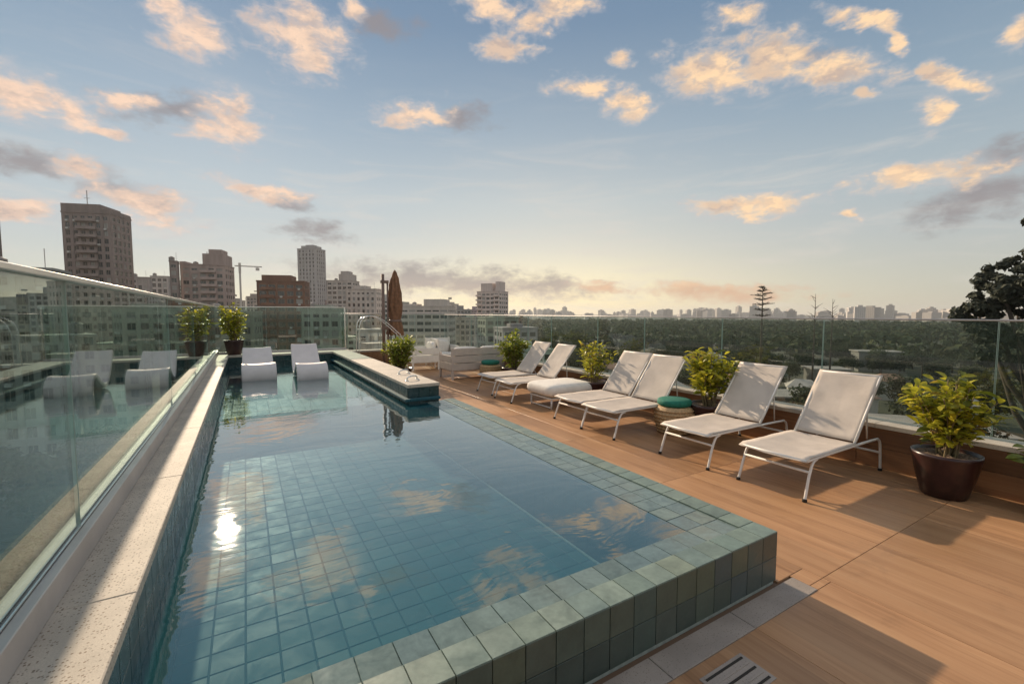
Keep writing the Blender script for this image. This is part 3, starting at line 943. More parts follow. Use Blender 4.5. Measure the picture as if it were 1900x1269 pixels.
# ------------------------------------------------------------------ furniture
def curve(pts, n=6):
    """Catmull-Rom through the points"""
    pts = [Vector(p) for p in pts]
    out = []
    for i in range(len(pts) - 1):
        p0, p1, p2, p3 = pts[max(i - 1, 0)], pts[i], pts[i + 1], pts[min(i + 2, len(pts) - 1)]
        for k in range(n):
            t = k / n
            out.append(0.5 * ((2 * p1) + (p2 - p0) * t + (2 * p0 - 5 * p1 + 4 * p2 - p3) * t * t + (3 * p1 - p0 - 3 * p2 + p3) * t ** 3))
    out.append(pts[-1])
    return out


def sling_mesh(p0, p1, w, sag, thick, seed, nu=14, nv=10, roll=0.0):
    """a stretched cloth panel from p0 to p1 (x, z), width w, thin and closed"""
    r = random.Random(seed)
    ph = [r.uniform(0, 6.28) for _ in range(4)]
    p0, p1 = Vector((p0[0], 0, p0[1])), Vector((p1[0], 0, p1[1]))
    d = p1 - p0
    n = Vector((-d.z, 0, d.x)).normalized()
    mb = MB()
    for side in (0, 1):
        for i in range(nu + 1):
            for j in range(nv + 1):
                u, v = i / nu, j / nv
                s = sag * (math.sin(math.pi * v) ** 0.8) * (0.4 + 0.6 * math.sin(math.pi * u))
                wr = 0.0022 * math.sin(9 * u + 7 * v + ph[0]) + 0.0016 * math.sin(23 * u - 5 * v + ph[1]) + 0.0012 * math.sin(41 * v + 3 * u + ph[2])
                p = p0 + d * u + n * (-s + wr + (thick / 2 if side == 0 else -thick / 2))
                if roll and u < 0.08:
                    p += n * (-roll * (1 - u / 0.08) ** 2)
                mb.v.append((p.x, (v - 0.5) * w, p.z))
    K = (nu + 1) * (nv + 1)
    idx = lambda s, i, j: s * K + i * (nv + 1) + j
    for i in range(nu):
        for j in range(nv):
            mb.f.append((idx(0, i, j), idx(0, i + 1, j), idx(0, i + 1, j + 1), idx(0, i, j + 1)))
            mb.f.append((idx(1, i, j), idx(1, i, j + 1), idx(1, i + 1, j + 1), idx(1, i + 1, j)))
    for i in range(nu):
        mb.f.append((idx(0, i, 0), idx(1, i, 0), idx(1, i + 1, 0), idx(0, i + 1, 0)))
        mb.f.append((idx(0, i, nv), idx(0, i + 1, nv), idx(1, i + 1, nv), idx(1, i, nv)))
    for j in range(nv):
        mb.f.append((idx(0, 0, j), idx(0, 0, j + 1), idx(1, 0, j + 1), idx(1, 0, j)))
        mb.f.append((idx(0, nu, j), idx(1, nu, j), idx(1, nu, j + 1), idx(0, nu, j + 1)))
    return mb


def lounger(x, yc, w, label, seed, backx=0.50, rz=0.0):
    """foot towards the pool (local -x), head towards the parapet"""
    rz += random.Random(seed * 9).uniform(-0.018, 0.018)
    r = empty('sun_lounger', (x, yc, 0), rz, label, 'sun lounger', 'white sun loungers in a row on the deck')
    h = w / 2
    zt = 0.345
    hx, hz_ = 0.93, zt + 0.005               # hinge
    bx, bz = hx + backx, 0.955               # head end
    for s in (-1, 1):
        MB().tube(curve([(0.02, s * h, zt - 0.004), (0.3, s * h, zt), (1.0, s * h, zt), (1.38, s * h, zt - 0.005)], 4), 0.0125, 8).build('side_rail', 'white_metal', r, True)
        MB().tube(curve([(0.20, s * (h - 0.004), zt - 0.012), (0.13, s * (h - 0.002), zt - 0.035), (0.075, s * h, 0.21), (0.035, s * (h + 0.004), 0.10), (0.0, s * (h + 0.008), 0.0)], 5), 0.0125, 8).build('leg', 'white_metal', r, True)
        MB().tube(curve([(1.37, s * h, zt - 0.005), (1.43, s * h, zt - 0.05), (1.455, s * h, 0.16), (1.47, s * h, 0.0)], 5), 0.0125, 8).build('leg', 'white_metal', r, True)
        MB().tube([(hx - 0.01, s * (h - 0.022), hz_ - 0.01), (bx, s * (h - 0.022), bz)], 0.012, 8).build('back_rail', 'white_metal', r, True)
        MB().tube([(hx + backx * 0.62, s * (h - 0.05), hz_ + (bz - hz_) * 0.60), (1.27, s * (h - 0.05), zt + 0.0)], 0.008, 6).build('prop', 'white_metal', r, True)
    for (fx, fy) in ((0.0, h + 0.008), (0.0, -h - 0.008), (1.47, h), (1.47, -h)):
        MB().lathe([(0.019, 0.0), (0.019, 0.022), (0.0155, 0.026), (0, 0.026)], 10, (fx, fy)).build('foot_cap', 'dark_gap', r, True)
    for (cx, cz) in ((0.085, 0.235), (1.45, 0.19)):
        MB().tube([(cx, -h, cz), (cx, h, cz)], 0.012, 8).build('cross_bar', 'white_metal', r, True)
    MB().tube([(0.02, -h, zt - 0.004), (0.02, h, zt - 0.004)], 0.0125, 8).build('cross_bar', 'white_metal', r, True)
    MB().tube([(bx, -h + 0.022, bz), (bx, h - 0.022, bz)], 0.012, 8).build('cross_bar', 'white_metal', r, True)
    sling_mesh((-0.005, zt + 0.017), (hx - 0.005, zt + 0.015), w + 0.02, 0.018, 0.006, seed, roll=0.022).build('seat_sling', 'sling', r, True)
    sling_mesh((hx + 0.012, hz_ + 0.02), (bx + 0.004, bz + 0.02), w - 0.01, 0.014, 0.006, seed + 50).build('back_sling', 'sling', r, True)
    return r


lounger(4.02, 2.205, 0.58, 'white sling sun lounger nearest the camera, beside the largest potted plant', 1)
lounger(4.00, 3.125, 0.60, 'white sling sun lounger between the round green-topped stool and the nearest lounger', 2, 0.49)
lounger(3.93, 4.42, 0.62, 'white sling sun lounger directly left of the green-topped stool, right one of its pair', 3, 0.46)
lounger(3.97, 5.10, 0.62, 'white sling sun lounger left of its twin in the middle pair', 4, 0.47)
lounger(3.98, 7.02, 0.60, 'white sling sun lounger behind the thick white ottoman, right one of the far pair', 5, 0.52)
lounger(4.04, 7.86, 0.60, 'white sling sun lounger farthest along the deck, next to the dense far shrub', 6, 0.50)

# ottoman with a thick cushion
def pillow(name, sx, sy, h, m, parent, loc, ex=5.0, n=18, puff=0.12):
    mb = MB()
    rows = 10
    for i in range(rows + 1):
        t = -math.pi / 2 + math.pi * i / rows
        z = math.copysign(abs(math.sin(t)) ** 0.55, math.sin(t)) * h / 2
        rr = abs(math.cos(t)) ** 0.35
        for k in range(4 * n):
            a = 2 * math.pi * k / (4 * n)
            c, s = math.cos(a), math.sin(a)
            q = (abs(c) ** ex + abs(s) ** ex) ** (-1 / ex)
            px, py = c * q * rr, s * q * rr
            zz = z * (1 + puff * (1 - px * px) * (1 - py * py))
            mb.v.append((px * sx / 2, py * sy / 2, zz + h / 2))
    K = 4 * n
    for i in range(rows):
        for k in range(K):
            k2 = (k + 1) % K
            mb.f.append((i * K + k, i * K + k2, (i + 1) * K + k2, (i + 1) * K + k))
    mb.f.append(tuple(range(K))[::-1])
    mb.f.append(tuple(range(rows * K, rows * K + K)))
    o = mb.build(name, m, parent, True)
    o.location = loc
    return o


ot = empty('ottoman', (4.68, 6.22, 0), 0, 'low white ottoman with a thick white cushion between the middle and far lounger pairs', 'ottoman')
MB().box(-0.42, 0.42, -0.32, 0.32, 0.165, 0.195).build('seat_frame', 'white_metal', ot, bevel=0.006)
for sx in (-1, 1):
    for sy in (-1, 1):
        MB().tube([(sx * 0.40, sy * 0.30, 0.165), (sx * 0.40, sy * 0.30, 0)], 0.015, 8).build('leg', 'white_metal', ot, True)
for sx in (-1, 1):
    MB().tube([(sx * 0.40, -0.30, 0.03), (sx * 0.40, 0.30, 0.03)], 0.010, 6).build('cross_bar', 'white_metal', ot, True)
pillow('cushion', 0.98, 0.78, 0.22, 'cushion_white', ot, (0, 0, 0.195), ex=9.0, puff=0.06)


def stool(x, y, label, clabel, s=1.0):
    r = empty('woven_stool', (x, y, 0), 0, label, 'stool', 'woven drum stools')
    MB().lathe([(0.17 * s, 0.0), (0.20 * s, 0.03), (0.245 * s, 0.16), (0.255 * s, 0.25), (0.235 * s, 0.345), (0.21 * s, 0.36), (0, 0.36)], 32).build('body', 'wicker', r, True)
    for k in range(7):                                  # woven hoops round the drum
        z = 0.03 + k * 0.048
        t = z / 0.36
        rad = (0.20 + 0.06 * math.sin(math.pi * min(1, t * 1.05) * 0.72)) * s
        MB().tube([((rad) * math.cos(a * math.pi / 14), rad * math.sin(a * math.pi / 14), z) for a in range(29)], 0.011, 6, False).build('woven_hoop', 'wicker', r, True)
    c = pillow('seat_cushion', 0.44 * s, 0.44 * s, 0.095, 'green_fabric', None, (x, y, 0.362), ex=2.0, n=10, puff=0.2)
    tag(c, clabel, 'cushion', 'round green cushions')
    return r


stool(4.90, 3.98, 'straw-coloured woven drum stool beside the middle lounger pair', 'round dark green cushion on the near woven stool')
stool(5.02, 9.45, 'woven drum stool partly hidden beside the far slatted sofa', 'round dark green cushion on the far woven stool by the sofa')

# in-pool loungers: one bent moulded shell each
def pool_lounger(x0, x1, yf, label, top):
    r = empty('pool_lounger', ((x0 + x1) / 2, yf, 0.10), 0, label, 'pool lounger', 'moulded loungers standing in the pool')
    w = x1 - x0
    prof = curve([(0.16, 0.0), (0.05, 0.11), (0.0, 0.25), (0.04, 0.40), (0.16, 0.50), (0.33, 0.51), (0.56, 0.38), (0.78, 0.29), (0.98, 0.33), (1.22, 0.53), (1.50, top - 0.10)], 5)
    prof = [(p[0], p[1]) for p in [(q.x, q.y) for q in [Vector((a.x, a.y)) for a in prof]]]
    th = 0.075
    mb = MB()
    n = len(prof)
    nv = 8
    for side in (0, 1):
        for i, (yy, zz) in enumerate(prof):
            a, b_ = prof[max(i - 1, 0)], prof[min(i + 1, n - 1)]
            t = Vector((b_[0] - a[0], b_[1] - a[1])).normalized()
            nn = Vector((-t.y, t.x))
            o = -side * th
            taper = 1 - 0.10 * max(0, (i / n - 0.72) / 0.28) ** 2
            for j in range(nv + 1):
                v = j / nv - 0.5
                dish = -0.018 * (1 - (2 * v) ** 2)
                mb.v.append((v * w * taper, yy + nn.x * (o * 1.0 + dish) * 1.0, zz + nn.y * (o + dish)))
    K = n * (nv + 1)
    ix = lambda s, i, j: s * K + i * (nv + 1) + j
    for i in range(n - 1):
        for j in range(nv):
            mb.f.append((ix(0, i, j), ix(0, i, j + 1), ix(0, i + 1, j + 1), ix(0, i + 1, j)))
            mb.f.append((ix(1, i, j), ix(1, i + 1, j), ix(1, i + 1, j + 1), ix(1, i, j + 1)))
        mb.f.append((ix(0, i, 0), ix(0, i + 1, 0), ix(1, i + 1, 0), ix(1, i, 0)))
        mb.f.append((ix(0, i, nv), ix(1, i, nv), ix(1, i + 1, nv), ix(0, i + 1, nv)))
    for j in range(nv):
        mb.f.append((ix(0, 0, j), ix(1, 0, j), ix(1, 0, j + 1), ix(0, 0, j + 1)))
        mb.f.append((ix(0, n - 1, j), ix(0, n - 1, j + 1), ix(1, n - 1, j + 1), ix(1, n - 1, j)))
    mb.build('shell', 'pool_lounger_shell', r, True, bevel=0.012)
    MB().box(-w / 2 + 0.05, w / 2 - 0.05, 0.75, 1.0, 0.0, 0.20).build('base_block', 'pool_lounger_shell', r, bevel=0.02)
    return r


pool_lounger(-0.10, 0.49, 9.75, 'moulded white in-pool lounger nearest the left coping', 0.85)
pool_lounger(0.81, 1.37, 9.35, 'moulded white in-pool lounger nearest the spa wall', 0.92)

# handrail at the far corner of the pool
hr = empty('pool_handrail', (2.60, 12.3, 0), 0, 'bent stainless grab rail beside the far corner of the pool', 'handrail')
for dy in (0.0, 0.35):
    MB().tube(curve([(-0.03, dy, 0.02), (-0.02, dy, 0.75), (0.0, dy, 1.22), (0.10, dy, 1.44), (0.32, dy, 1.50), (0.62, dy, 1.40), (1.02, dy, 1.05), (1.10, dy, 0.9), (1.12, dy, 0.0)], 5), 0.0115, 8).build('rail_tube', 'steel', hr, True)
# fittings on the end of the spa wall
def fitting(x, y, label):
    r = empty('grab_handle', (x, y, CT), 0.5, label, 'handle', 'small chrome grab handles')
    MB().tube(curve([(-0.11, 0, 0), (-0.10, 0, 0.045), (-0.05, 0, 0.06), (0.05, 0, 0.06), (0.10, 0, 0.045), (0.11, 0, 0)], 4), 0.011, 8).build('bar', 'steel', r, True)
    for s in (-1, 1):
        MB().lathe([(0.028, 0), (0.028, 0.006), (0.012, 0.010), (0, 0.010)], 14, (s * 0.11, 0)).build('flange', 'steel', r, True)
fitting(2.16, 6.62, 'small chrome grab handle at the near end of the spa wall')
fitting(2.27, 7.40, 'small chrome grab handle farther back on the spa wall coping')

# outdoor seating at the far end
def slat_seat(x, y, rz, w, d, label, m, cat, back_h, side=True, loc_z=0.0):
    """local -y is the front; slatted back and arms"""
    r = empty('slatted_' + cat, (x, y, loc_z), rz, label, cat, 'slatted outdoor seats at the far end')
    for sx in (-1, 1):
        for sy in (-1, 1):
            MB().box(sx * (w / 2 - 0.03) - 0.025, sx * (w / 2 - 0.03) + 0.025, sy * (d / 2 - 0.03) - 0.025, sy * (d / 2 - 0.03) + 0.025, 0, back_h - 0.001 if sy > 0 else 0.62).build('leg', m, r, bevel=0.004)
    MB().box(-w / 2 + 0.03, w / 2 - 0.03, -d / 2 + 0.02, d / 2 - 0.06, 0.20, 0.26).build('seat_frame', m, r, bevel=0.004)
    n = 3
    hh = (back_h - 0.22) / n
    for k in range(n):
        MB().box(-w / 2 + 0.002, w / 2 - 0.002, d / 2 - 0.045, d / 2 - 0.002, 0.22 + k * hh, 0.22 + (k + 1) * hh - 0.014).build('back_slat', m, r, bevel=0.004)
        if side:
            for sx in (-1, 1):
                a, b_ = sorted((sx * (w / 2 - 0.003), sx * (w / 2 - 0.045)))
                zt = min(0.62, 0.22 + (k + 1) * hh - 0.014)
                if zt - (0.22 + k * hh) > 0.05:
                    MB().box(a, b_, -d / 2 + 0.003, d / 2 - 0.055, 0.22 + k * hh, zt).build('arm_slat', m, r, bevel=0.004)
    nseat = max(1, round(w / 0.75))
    for k in range(nseat):
        cw = (w - 0.14) / nseat
        pillow('seat_cushion', cw - 0.01, d - 0.16, 0.15, 'cushion_white', r, (-w / 2 + 0.07 + cw * (k + 0.5), -0.03, 0.262), ex=6, n=8)
        pillow('back_cushion', cw - 0.02, 0.16, 0.36, 'cushion_white', r, (-w / 2 + 0.07 + cw * (k + 0.5), d / 2 - 0.14, 0.40), ex=4, n=8)
    return r


slat_seat(4.92, 10.15, math.pi, 1.55, 0.80, 'beige slatted outdoor sofa with its back to the loungers', 'sofa_frame', 'sofa', 0.76)
slat_seat(4.30, 12.2, -math.pi / 2 - 0.1, 0.80, 0.78, 'white slatted armchair beyond the sofa, turned sideways near the parasol', 'sofa_white', 'armchair', 0.86)
slat_seat(5.05, 12.6, 0.0, 0.80, 0.78, 'white slatted armchair facing the camera behind the sofa at the far parapet', 'sofa_white', 'armchair', 0.84)

# closed parasol and the mast beside it
pa = empty('closed_parasol', (3.78, 13.05, 0), 0, 'closed brown parasol with folded cloth standing at the far end', 'parasol')
MB().lathe([(0.28, 0), (0.28, 0.06), (0.05, 0.09), (0.05, 0.25), (0, 0.25)], 24).build('base', 'parasol_pole', pa, True)
MB().tube([(0, 0, 0.09), (0, 0, 2.82)], 0.024, 10).build('pole', 'parasol_pole', pa, True)
mb = MB()
nseg = 32
prof = [(0.012, 2.82), (0.05, 2.74), (0.10, 2.58), (0.135, 2.4), (0.16, 2.2), (0.165, 2.0), (0.19, 1.8), (0.18, 1.6), (0.15, 1.38), (0.18, 1.2), (0.22, 0.98), (0.21, 0.95)]
for i, (rr, z) in enumerate(prof):
    for k in range(nseg):
        a = 2 * math.pi * k / nseg
        f = 1 + (0.24 if i not in (0, 8) else 0.06) * math.cos(8 * a + 0.9 * math.sin(i * 1.3)) + 0.13 * math.sin(3 * a + i * 1.7) + 0.06 * math.sin(13 * a + i * 2.1)
        mb.v.append((rr * f * math.cos(a), rr * f * math.sin(a), z + 0.03 * math.sin(5 * a + i)))
for i in range(len(prof) - 1):
    for k in range(nseg):
        k2 = (k + 1) % nseg
        mb.f.append((i * nseg + k, (i + 1) * nseg + k, (i + 1) * nseg + k2, i * nseg + k2))
mb.build('folded_canopy', 'parasol_cloth', pa, True)
MB().lathe([(0.175, 1.32), (0.183, 1.34), (0.183, 1.37), (0.175, 1.39)], 24).build('tie_strap', 'parasol_pole', pa, True)
ms = empty('parasol_mast', (3.42, 13.0, 0), 0, 'slim dark mast standing just left of the closed parasol', 'mast')
MB().box(-0.20, 0.20, -0.20, 0.20, 0, 0.05).build('base', 'parasol_pole', ms, bevel=0.01)
MB().tube([(0, 0, 0.05), (0, 0, 2.70)], 0.045, 10).build('pole', 'parasol_pole', ms, True)
MB().tube([(0.13, 0, 0.05), (0.13, 0, 2.45)], 0.025, 8).build('second_pole', 'parasol_pole', ms, True)
MB().box(-0.06, 0.16, -0.05, 0.05, 2.44, 2.52).box(-0.06, 0.16, -0.05, 0.05, 1.1, 1.2).build('bracket', 'parasol_pole', ms, bevel=0.006)


# ------------------------------------------------------------------ potted plants
def leaf_shape(L, W):
    mb = MB()
    prof = [(0, 0.06), (0.22, 0.72), (0.5, 1.0), (0.78, 0.66), (1.0, 0.0)]
    for i, (t, wv) in enumerate(prof):
        z = 0.16 * L * math.sin(math.pi * t * 0.8) - 0.10 * L * t * t
        for s in (-1, 0, 1):
            mb.v.append((t * L, s * wv * W / 2, z + (0.10 * W if s else 0.0)))
    for i in range(len(prof) - 1):
        for s in range(2):
            a = i * 3 + s
            mb.f.append((a, a + 3, a + 4, a + 1))
    return mb


def make_plant(name, x, y, z, label, pot_r, pot_h, crown_r, crown_h, nstem, nleaf, leafL, lm, seed, singles, kind='round', pot=True, base_clear=0.12):
    r = empty(name, (x, y, z), 0, label, 'potted plant')
    q = random.Random(seed)
    if pot:
        po = MB().lathe([(pot_r * 0.62, 0.0), (pot_r * 0.66, 0.01), (pot_r * 0.84, pot_h * 0.45), (pot_r * 0.965, pot_h * 0.86), (pot_r, pot_h * 0.93), (pot_r, pot_h), (pot_r * 0.93, pot_h), (pot_r * 0.90, pot_h * 0.90), (0, pot_h * 0.90)], 40).build('pot', 'pot_glaze', r, True)
        so = MB()
        rings = 6
        for i in range(rings + 1):
            for k in range(24):
                a = 2 * math.pi * k / 24
                rr = pot_r * 0.905 * i / rings
                so.v.append((rr * math.cos(a), rr * math.sin(a), pot_h * 0.93 + q.uniform(-0.012, 0.018) * (i < rings)))
        for i in range(rings):
            for k in range(24):
                k2 = (k + 1) % 24
                so.f.append((i * 24 + k, (i + 1) * 24 + k, (i + 1) * 24 + k2, i * 24 + k2))
        so.build('soil', 'soil', po, True)
    z0 = pot_h * 0.92
    pts = []
    for s in range(nstem):
        a = 2 * math.pi * (s + q.random()) / nstem
        rad = crown_r * (q.random() ** 0.55) * 0.93
        hgt = crown_h * (q.uniform(0.62, 1.0) if kind == 'round' else q.uniform(0.75, 1.0))
        hgt *= 1 - 0.30 * (rad / crown_r) ** 2
        b = (math.cos(a) * pot_r * 0.35 * q.random(), math.sin(a) * pot_r * 0.35 * q.random(), z0 - 0.02)
        e = (math.cos(a) * rad, math.sin(a) * rad, z0 + hgt)
        m_ = ((b[0] * 0.5 + e[0] * 0.5) * 0.8 + q.uniform(-.03, .03), (b[1] + e[1]) * 0.4 + q.uniform(-.03, .03), z0 + hgt * 0.5)
        path = curve([b, m_, e], 6)
        MB().tube(path, [0.009 - 0.0055 * i / (len(path) - 1) for i in range(len(path))], 5).build('stem', 'stem', r, True)
        pts.append(path)
    leafmb = leaf_shape(leafL, leafL * (0.50 if kind != 'spiky' else 0.16))
    lme = leafmb.mesh('leaf', lm, True)
    big = MB()
    for i in range(nleaf):
        path = pts[i % nstem]
        t = base_clear + (1 - base_clear) * (q.random() ** 0.75)
        k = min(int(t * (len(path) - 1)), len(path) - 2)
        p = path[k].lerp(path[k + 1], t * (len(path) - 1) - k)
        a = q.uniform(0, 2 * math.pi)
        off = Vector((math.cos(a), math.sin(a), q.uniform(-.5, .8))) * q.uniform(0, crown_r * 0.26)
        p = p + off * (0.4 if kind == 'spiky' else 1)
        pit = q.uniform(-0.9, 0.5) if kind != 'spiky' else q.uniform(-1.45, -0.75)
        rot = Euler((q.uniform(-0.7, 0.7), pit, a))
        sc = q.uniform(0.45, 1.25)
        if i < singles:
            put('leaf', lme, r, p, rot, (sc, sc, sc))
        else:
            mt = Matrix.Translation(p) @ rot.to_matrix().to_4x4() @ Matrix.Scale(sc, 4)
            b = len(big.v)
            big.v += [tuple(mt @ Vector(v)) for v in leafmb.v]
            big.f += [tuple(b + j for j in f) for f in leafmb.f]
    if big.v:
        tag(big.build('foliage', lm, r, True), kind='stuff')
    return r


make_plant('potted_plant', 5.23, 1.36, 0, 'largest golden-green shrub in a dark brown pot at the right edge of the deck', 0.235, 0.385, 0.33, 0.72, 26, 1000, 0.098, 'leaf_gold', 11, 290, base_clear=0.22)
make_plant('potted_plant', 5.22, 3.70, 0, 'golden-green shrub in a dark pot behind the near green-topped stool', 0.25, 0.40, 0.37, 0.80, 22, 760, 0.11, 'leaf_gold', 12, 260, base_clear=0.30)
make_plant('potted_plant', 5.25, 6.00, 0, 'yellowish shrub in a dark pot between the middle pair of loungers and the ottoman', 0.26, 0.40, 0.35, 0.72, 16, 560, 0.09, 'leaf_gold', 13, 0, base_clear=0.2)
make_plant('potted_plant', 5.22, 8.72, 0, 'dense upright lime shrub beside the far sofa and the farthest lounger', 0.26, 0.36, 0.40, 0.86, 30, 1100, 0.105, 'leaf_lime', 14, 0)
make_plant('potted_plant', 3.10, 10.35, 0, 'round green shrub behind the spa wall below the parasol', 0.28, 0.30, 0.42, 0.80, 36, 1500, 0.10, 'leaf_lime', 15, 0)
make_plant('potted_plant', -0.26, 12.88, CT, 'golden shrub in a maroon pot on the far left corner of the pool coping', 0.215, 0.36, 0.37, 0.98, 22, 620, 0.11, 'leaf_gold', 16, 0)
make_plant('potted_plant', 5.32, 0.70, 0, 'low dark green shrub cut off by the right edge of the picture', 0.17, 0.20, 0.30, 0.46, 22, 560, 0.10, 'leaf_green', 17, 0)


# ------------------------------------------------------------------ ground and city
gr = MB()
NG = 40
RG = 6000.0
gr.v.append((0, 0, GROUND))
for ring, rr in enumerate((60, 200, 600, 1500, 3000, RG)):
    for k in range(NG):
        a = 2 * math.pi * k / NG
        gr.v.append((rr * math.cos(a), rr * math.sin(a), GROUND))
for k in range(NG):
    gr.f.append((0, 1 + k, 1 + (k + 1) % NG))
for ring in range(5):
    for k in range(NG):
        a, b = 1 + ring * NG + k, 1 + ring * NG + (k + 1) % NG
        gr.f.append((a, a + NG, b + NG, b))
tag(gr.build('ground', 'ground_cover'), kind='structure')
# streets through the blocks on the left
for (a, R0, R1, w, rz) in ((-0.30, 20, 600, 9, 0), (0.10, 20, 600, 9, 0), (0.42, 20, 500, 9, 0)):
    s = MB().box(-w / 2, w / 2, R0, R1, -0.02, 0.06).build('street', 'asphalt')
    s.location = (0, 0, GROUND)
    s.rotation_euler = (0, 0, -a)
    tag(s, kind='structure')


def pol(az, R):
    return (math.sin(R_(az)) * R, math.cos(R_(az)) * R)


WIN = {}


def win_mesh(w, h, m):
    k = (round(w, 2), round(h, 2), m)
    if k not in WIN:
        # outer frame with the pane set back inside it, front at -y
        mb = MB()
        f = 0.10
        for (x0, x1, z0, z1) in ((-w / 2, -w / 2 + f, 0, h), (w / 2 - f, w / 2, 0, h), (-w / 2 + f, w / 2 - f, 0, f), (-w / 2 + f, w / 2 - f, h - f, h), (-0.04, 0.04, f, h - f)):
            mb.box(x0, x1, -0.05, 0.06, z0, z1)
        mb.quad((-w / 2 + f, 0.03, f), (w / 2 - f, 0.03, f), (w / 2 - f, 0.03, h - f), (-w / 2 + f, 0.03, h - f))
        me = mb.mesh('window', 'roof_bit')
        me.materials.append(M[m])
        me.polygons[-1].material_index = 1
        WIN[k] = me
    return WIN[k]


def facade(mb, L, z0, z1, nc, nf, place, pier=0.9, sp=1.25, proud=0.30, balc=None):
    """piers and spandrels on a face of length L; place(x, y_out, z, ...) maps to the box frame"""
    fh = (z1 - z0) / nf
    cw = (L - pier) / nc
    for c in range(nc + 1):
        x = -L / 2 + c * cw
        place(mb, x, x + pier, z0, z1, proud)
    for f in range(nf + 1):
        z = z0 + f * fh - (sp if f == nf else sp * 0.5)
        for c in range(nc):
            x = -L / 2 + c * cw + pier
            place(mb, x, x + cw - pier, max(z, z0), min(z + sp, z1), proud - 0.06)
    wins = []
    for f in range(nf):
        for c in range(nc):
            wins.append((-L / 2 + c * cw + pier + (cw - pier) / 2, z0 + f * fh + sp * 0.5, cw - pier - 0.02, fh - sp * (1.0 if f < nf - 1 else 1.5)))
    return wins


def tower(label, az, R, w, d, rot, top, colour, nf, ncf, ncs, name='apartment_tower', group=None, individual=True, right=True, roof=None, balcony=(), pier=0.9, blind=0.25, z0=GROUND, seed=1, sp=1.25):
    x, y = pol(az, R)
    rz = -R_(az) + (-R_(rot) if right else R_(rot))
    r = empty(name, (x, y, 0), rz, label, 'building', group)
    q = random.Random(seed)
    core = MB()
    core.box(-w / 2 + 0.36, w / 2 - 0.36, -d / 2 + 0.36, d / 2 - 0.36, z0, top - 0.1)
    wl = MB()

    def front(mb, a, b, za, zb, pr):
        mb.box(a, b, -d / 2 + 0.36 - pr, -d / 2 + 0.36, za, zb)

    sgn = 1 if right else -1

    def sidef(mb, a, b, za, zb, pr):
        xa, xb = sorted((sgn * (w / 2 - 0.36), sgn * (w / 2 - 0.36 + pr)))
        mb.box(xa, xb, a, b, za, zb)
    W1 = facade(wl, w - 0.02, z0, top, ncf, nf, front, pier, sp)
    W2 = facade(wl, d - 0.70, z0, top, ncs, nf, sidef, pier, sp)
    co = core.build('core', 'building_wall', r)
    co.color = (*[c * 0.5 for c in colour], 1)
    wo_ = wl.build('wall', 'building_wall', r)
    wo_.color = (*colour, 1)
    # closed back and other side
    bk = MB().box(-w / 2, w / 2, d / 2 - 0.36, d / 2, z0, top - 0.02).box(*(sorted((-sgn * (w / 2 - 0.36), -sgn * w / 2))), -d / 2 + 0.06, d / 2 - 0.362, z0, top - 0.02).build('rear_wall', 'building_wall', r)
    bk.color = (*colour, 1)
    rf = MB()
    rf.box(-w / 2 - 0.15, w / 2 + 0.15, -d / 2 - 0.15, d / 2 + 0.15, top, top + 0.5)
    for (a, b, c, e, h0, h1) in (roof or []):
        rf.box(a * w, b * w, c * d, e * d, top + 0.5 + h0, top + 0.5 + h1)
    ro = rf.build('roof', 'building_wall', r)
    ro.color = (*[c * 0.9 for c in colour], 1)
    joined = MB()
    for (which, ww) in ((0, W1), (1, W2)):
        for (cx, cz, a, h) in ww:
            if cz < z0 + 1 or h < 0.4:
                continue
            m = 'window_blind' if q.random() < blind else 'window_glass'
            if individual:
                if which == 0:
                    put('window', win_mesh(a, h, m), r, (cx, -d / 2 + 0.36 - 0.07, cz))
                else:
                    put('window', win_mesh(a, h, m), r, (sgn * (w / 2 - 0.36 + 0.07), cx, cz), (0, 0, sgn * math.pi / 2))
            else:
                if which == 0:
                    joined.box(cx - a / 2, cx + a / 2, -d / 2 + 0.30, -d / 2 + 0.36, cz, cz + h)
                else:
                    xa, xb = sorted((sgn * (w / 2 - 0.36), sgn * (w / 2 - 0.30)))
                    joined.box(xa, xb, cx - a / 2, cx + a / 2, cz, cz + h)
    if joined.v:
        tag(joined.build('window_band', 'window_glass', r), kind='stuff')
    if individual:                     # air-conditioning boxes under some windows, tanks on the roof
        for (cx, cz, a, h) in W1:
            if cz > -12 and q.random() < 0.22:
                MB().box(cx - 0.45, cx + 0.45, -d / 2 - 0.45, -d / 2 + 0.10, cz - 0.75, cz - 0.10).build('air_conditioner', 'unit_white', r)
        MB().lathe([(1.1, top + 0.5), (1.1, top + 2.3), (0.3, top + 2.7), (0, top + 2.7)], 12, (-w * 0.36, d * 0.3)).build('water_tank', 'roof_bit', r)
        MB().tube([(w * 0.2, d * 0.35, top + 0.5), (w * 0.2, d * 0.35, top + 4.6)], 0.07, 5).build('mast', 'crane_metal', r)
    fh = (top - z0) / nf
    for (xa, xb) in balcony:
        for f in range(1, nf):
            z = z0 + f * fh
            if z < -14:
                continue
            b = MB().box(xa * w, xb * w, -d / 2 - 1.2, -d / 2 + 0.02, z - 0.12, z + 0.04).box(xa * w, xb * w, -d / 2 - 1.2, -d / 2 - 1.12, z + 0.04, z + 1.0).build('balcony', 'building_wall', r)
            b.color = (*[min(1, c * 1.12) for c in colour], 1)
    return r


def add_antenna(r, x, y, z, h):
    MB().tube([(x, y, z), (x, y, z + h)], 0.16, 6).tube([(x - 1, y, z + h * 0.55), (x + 1, y, z + h * 0.55)], 0.10, 5).build('antenna', 'crane_metal', r)


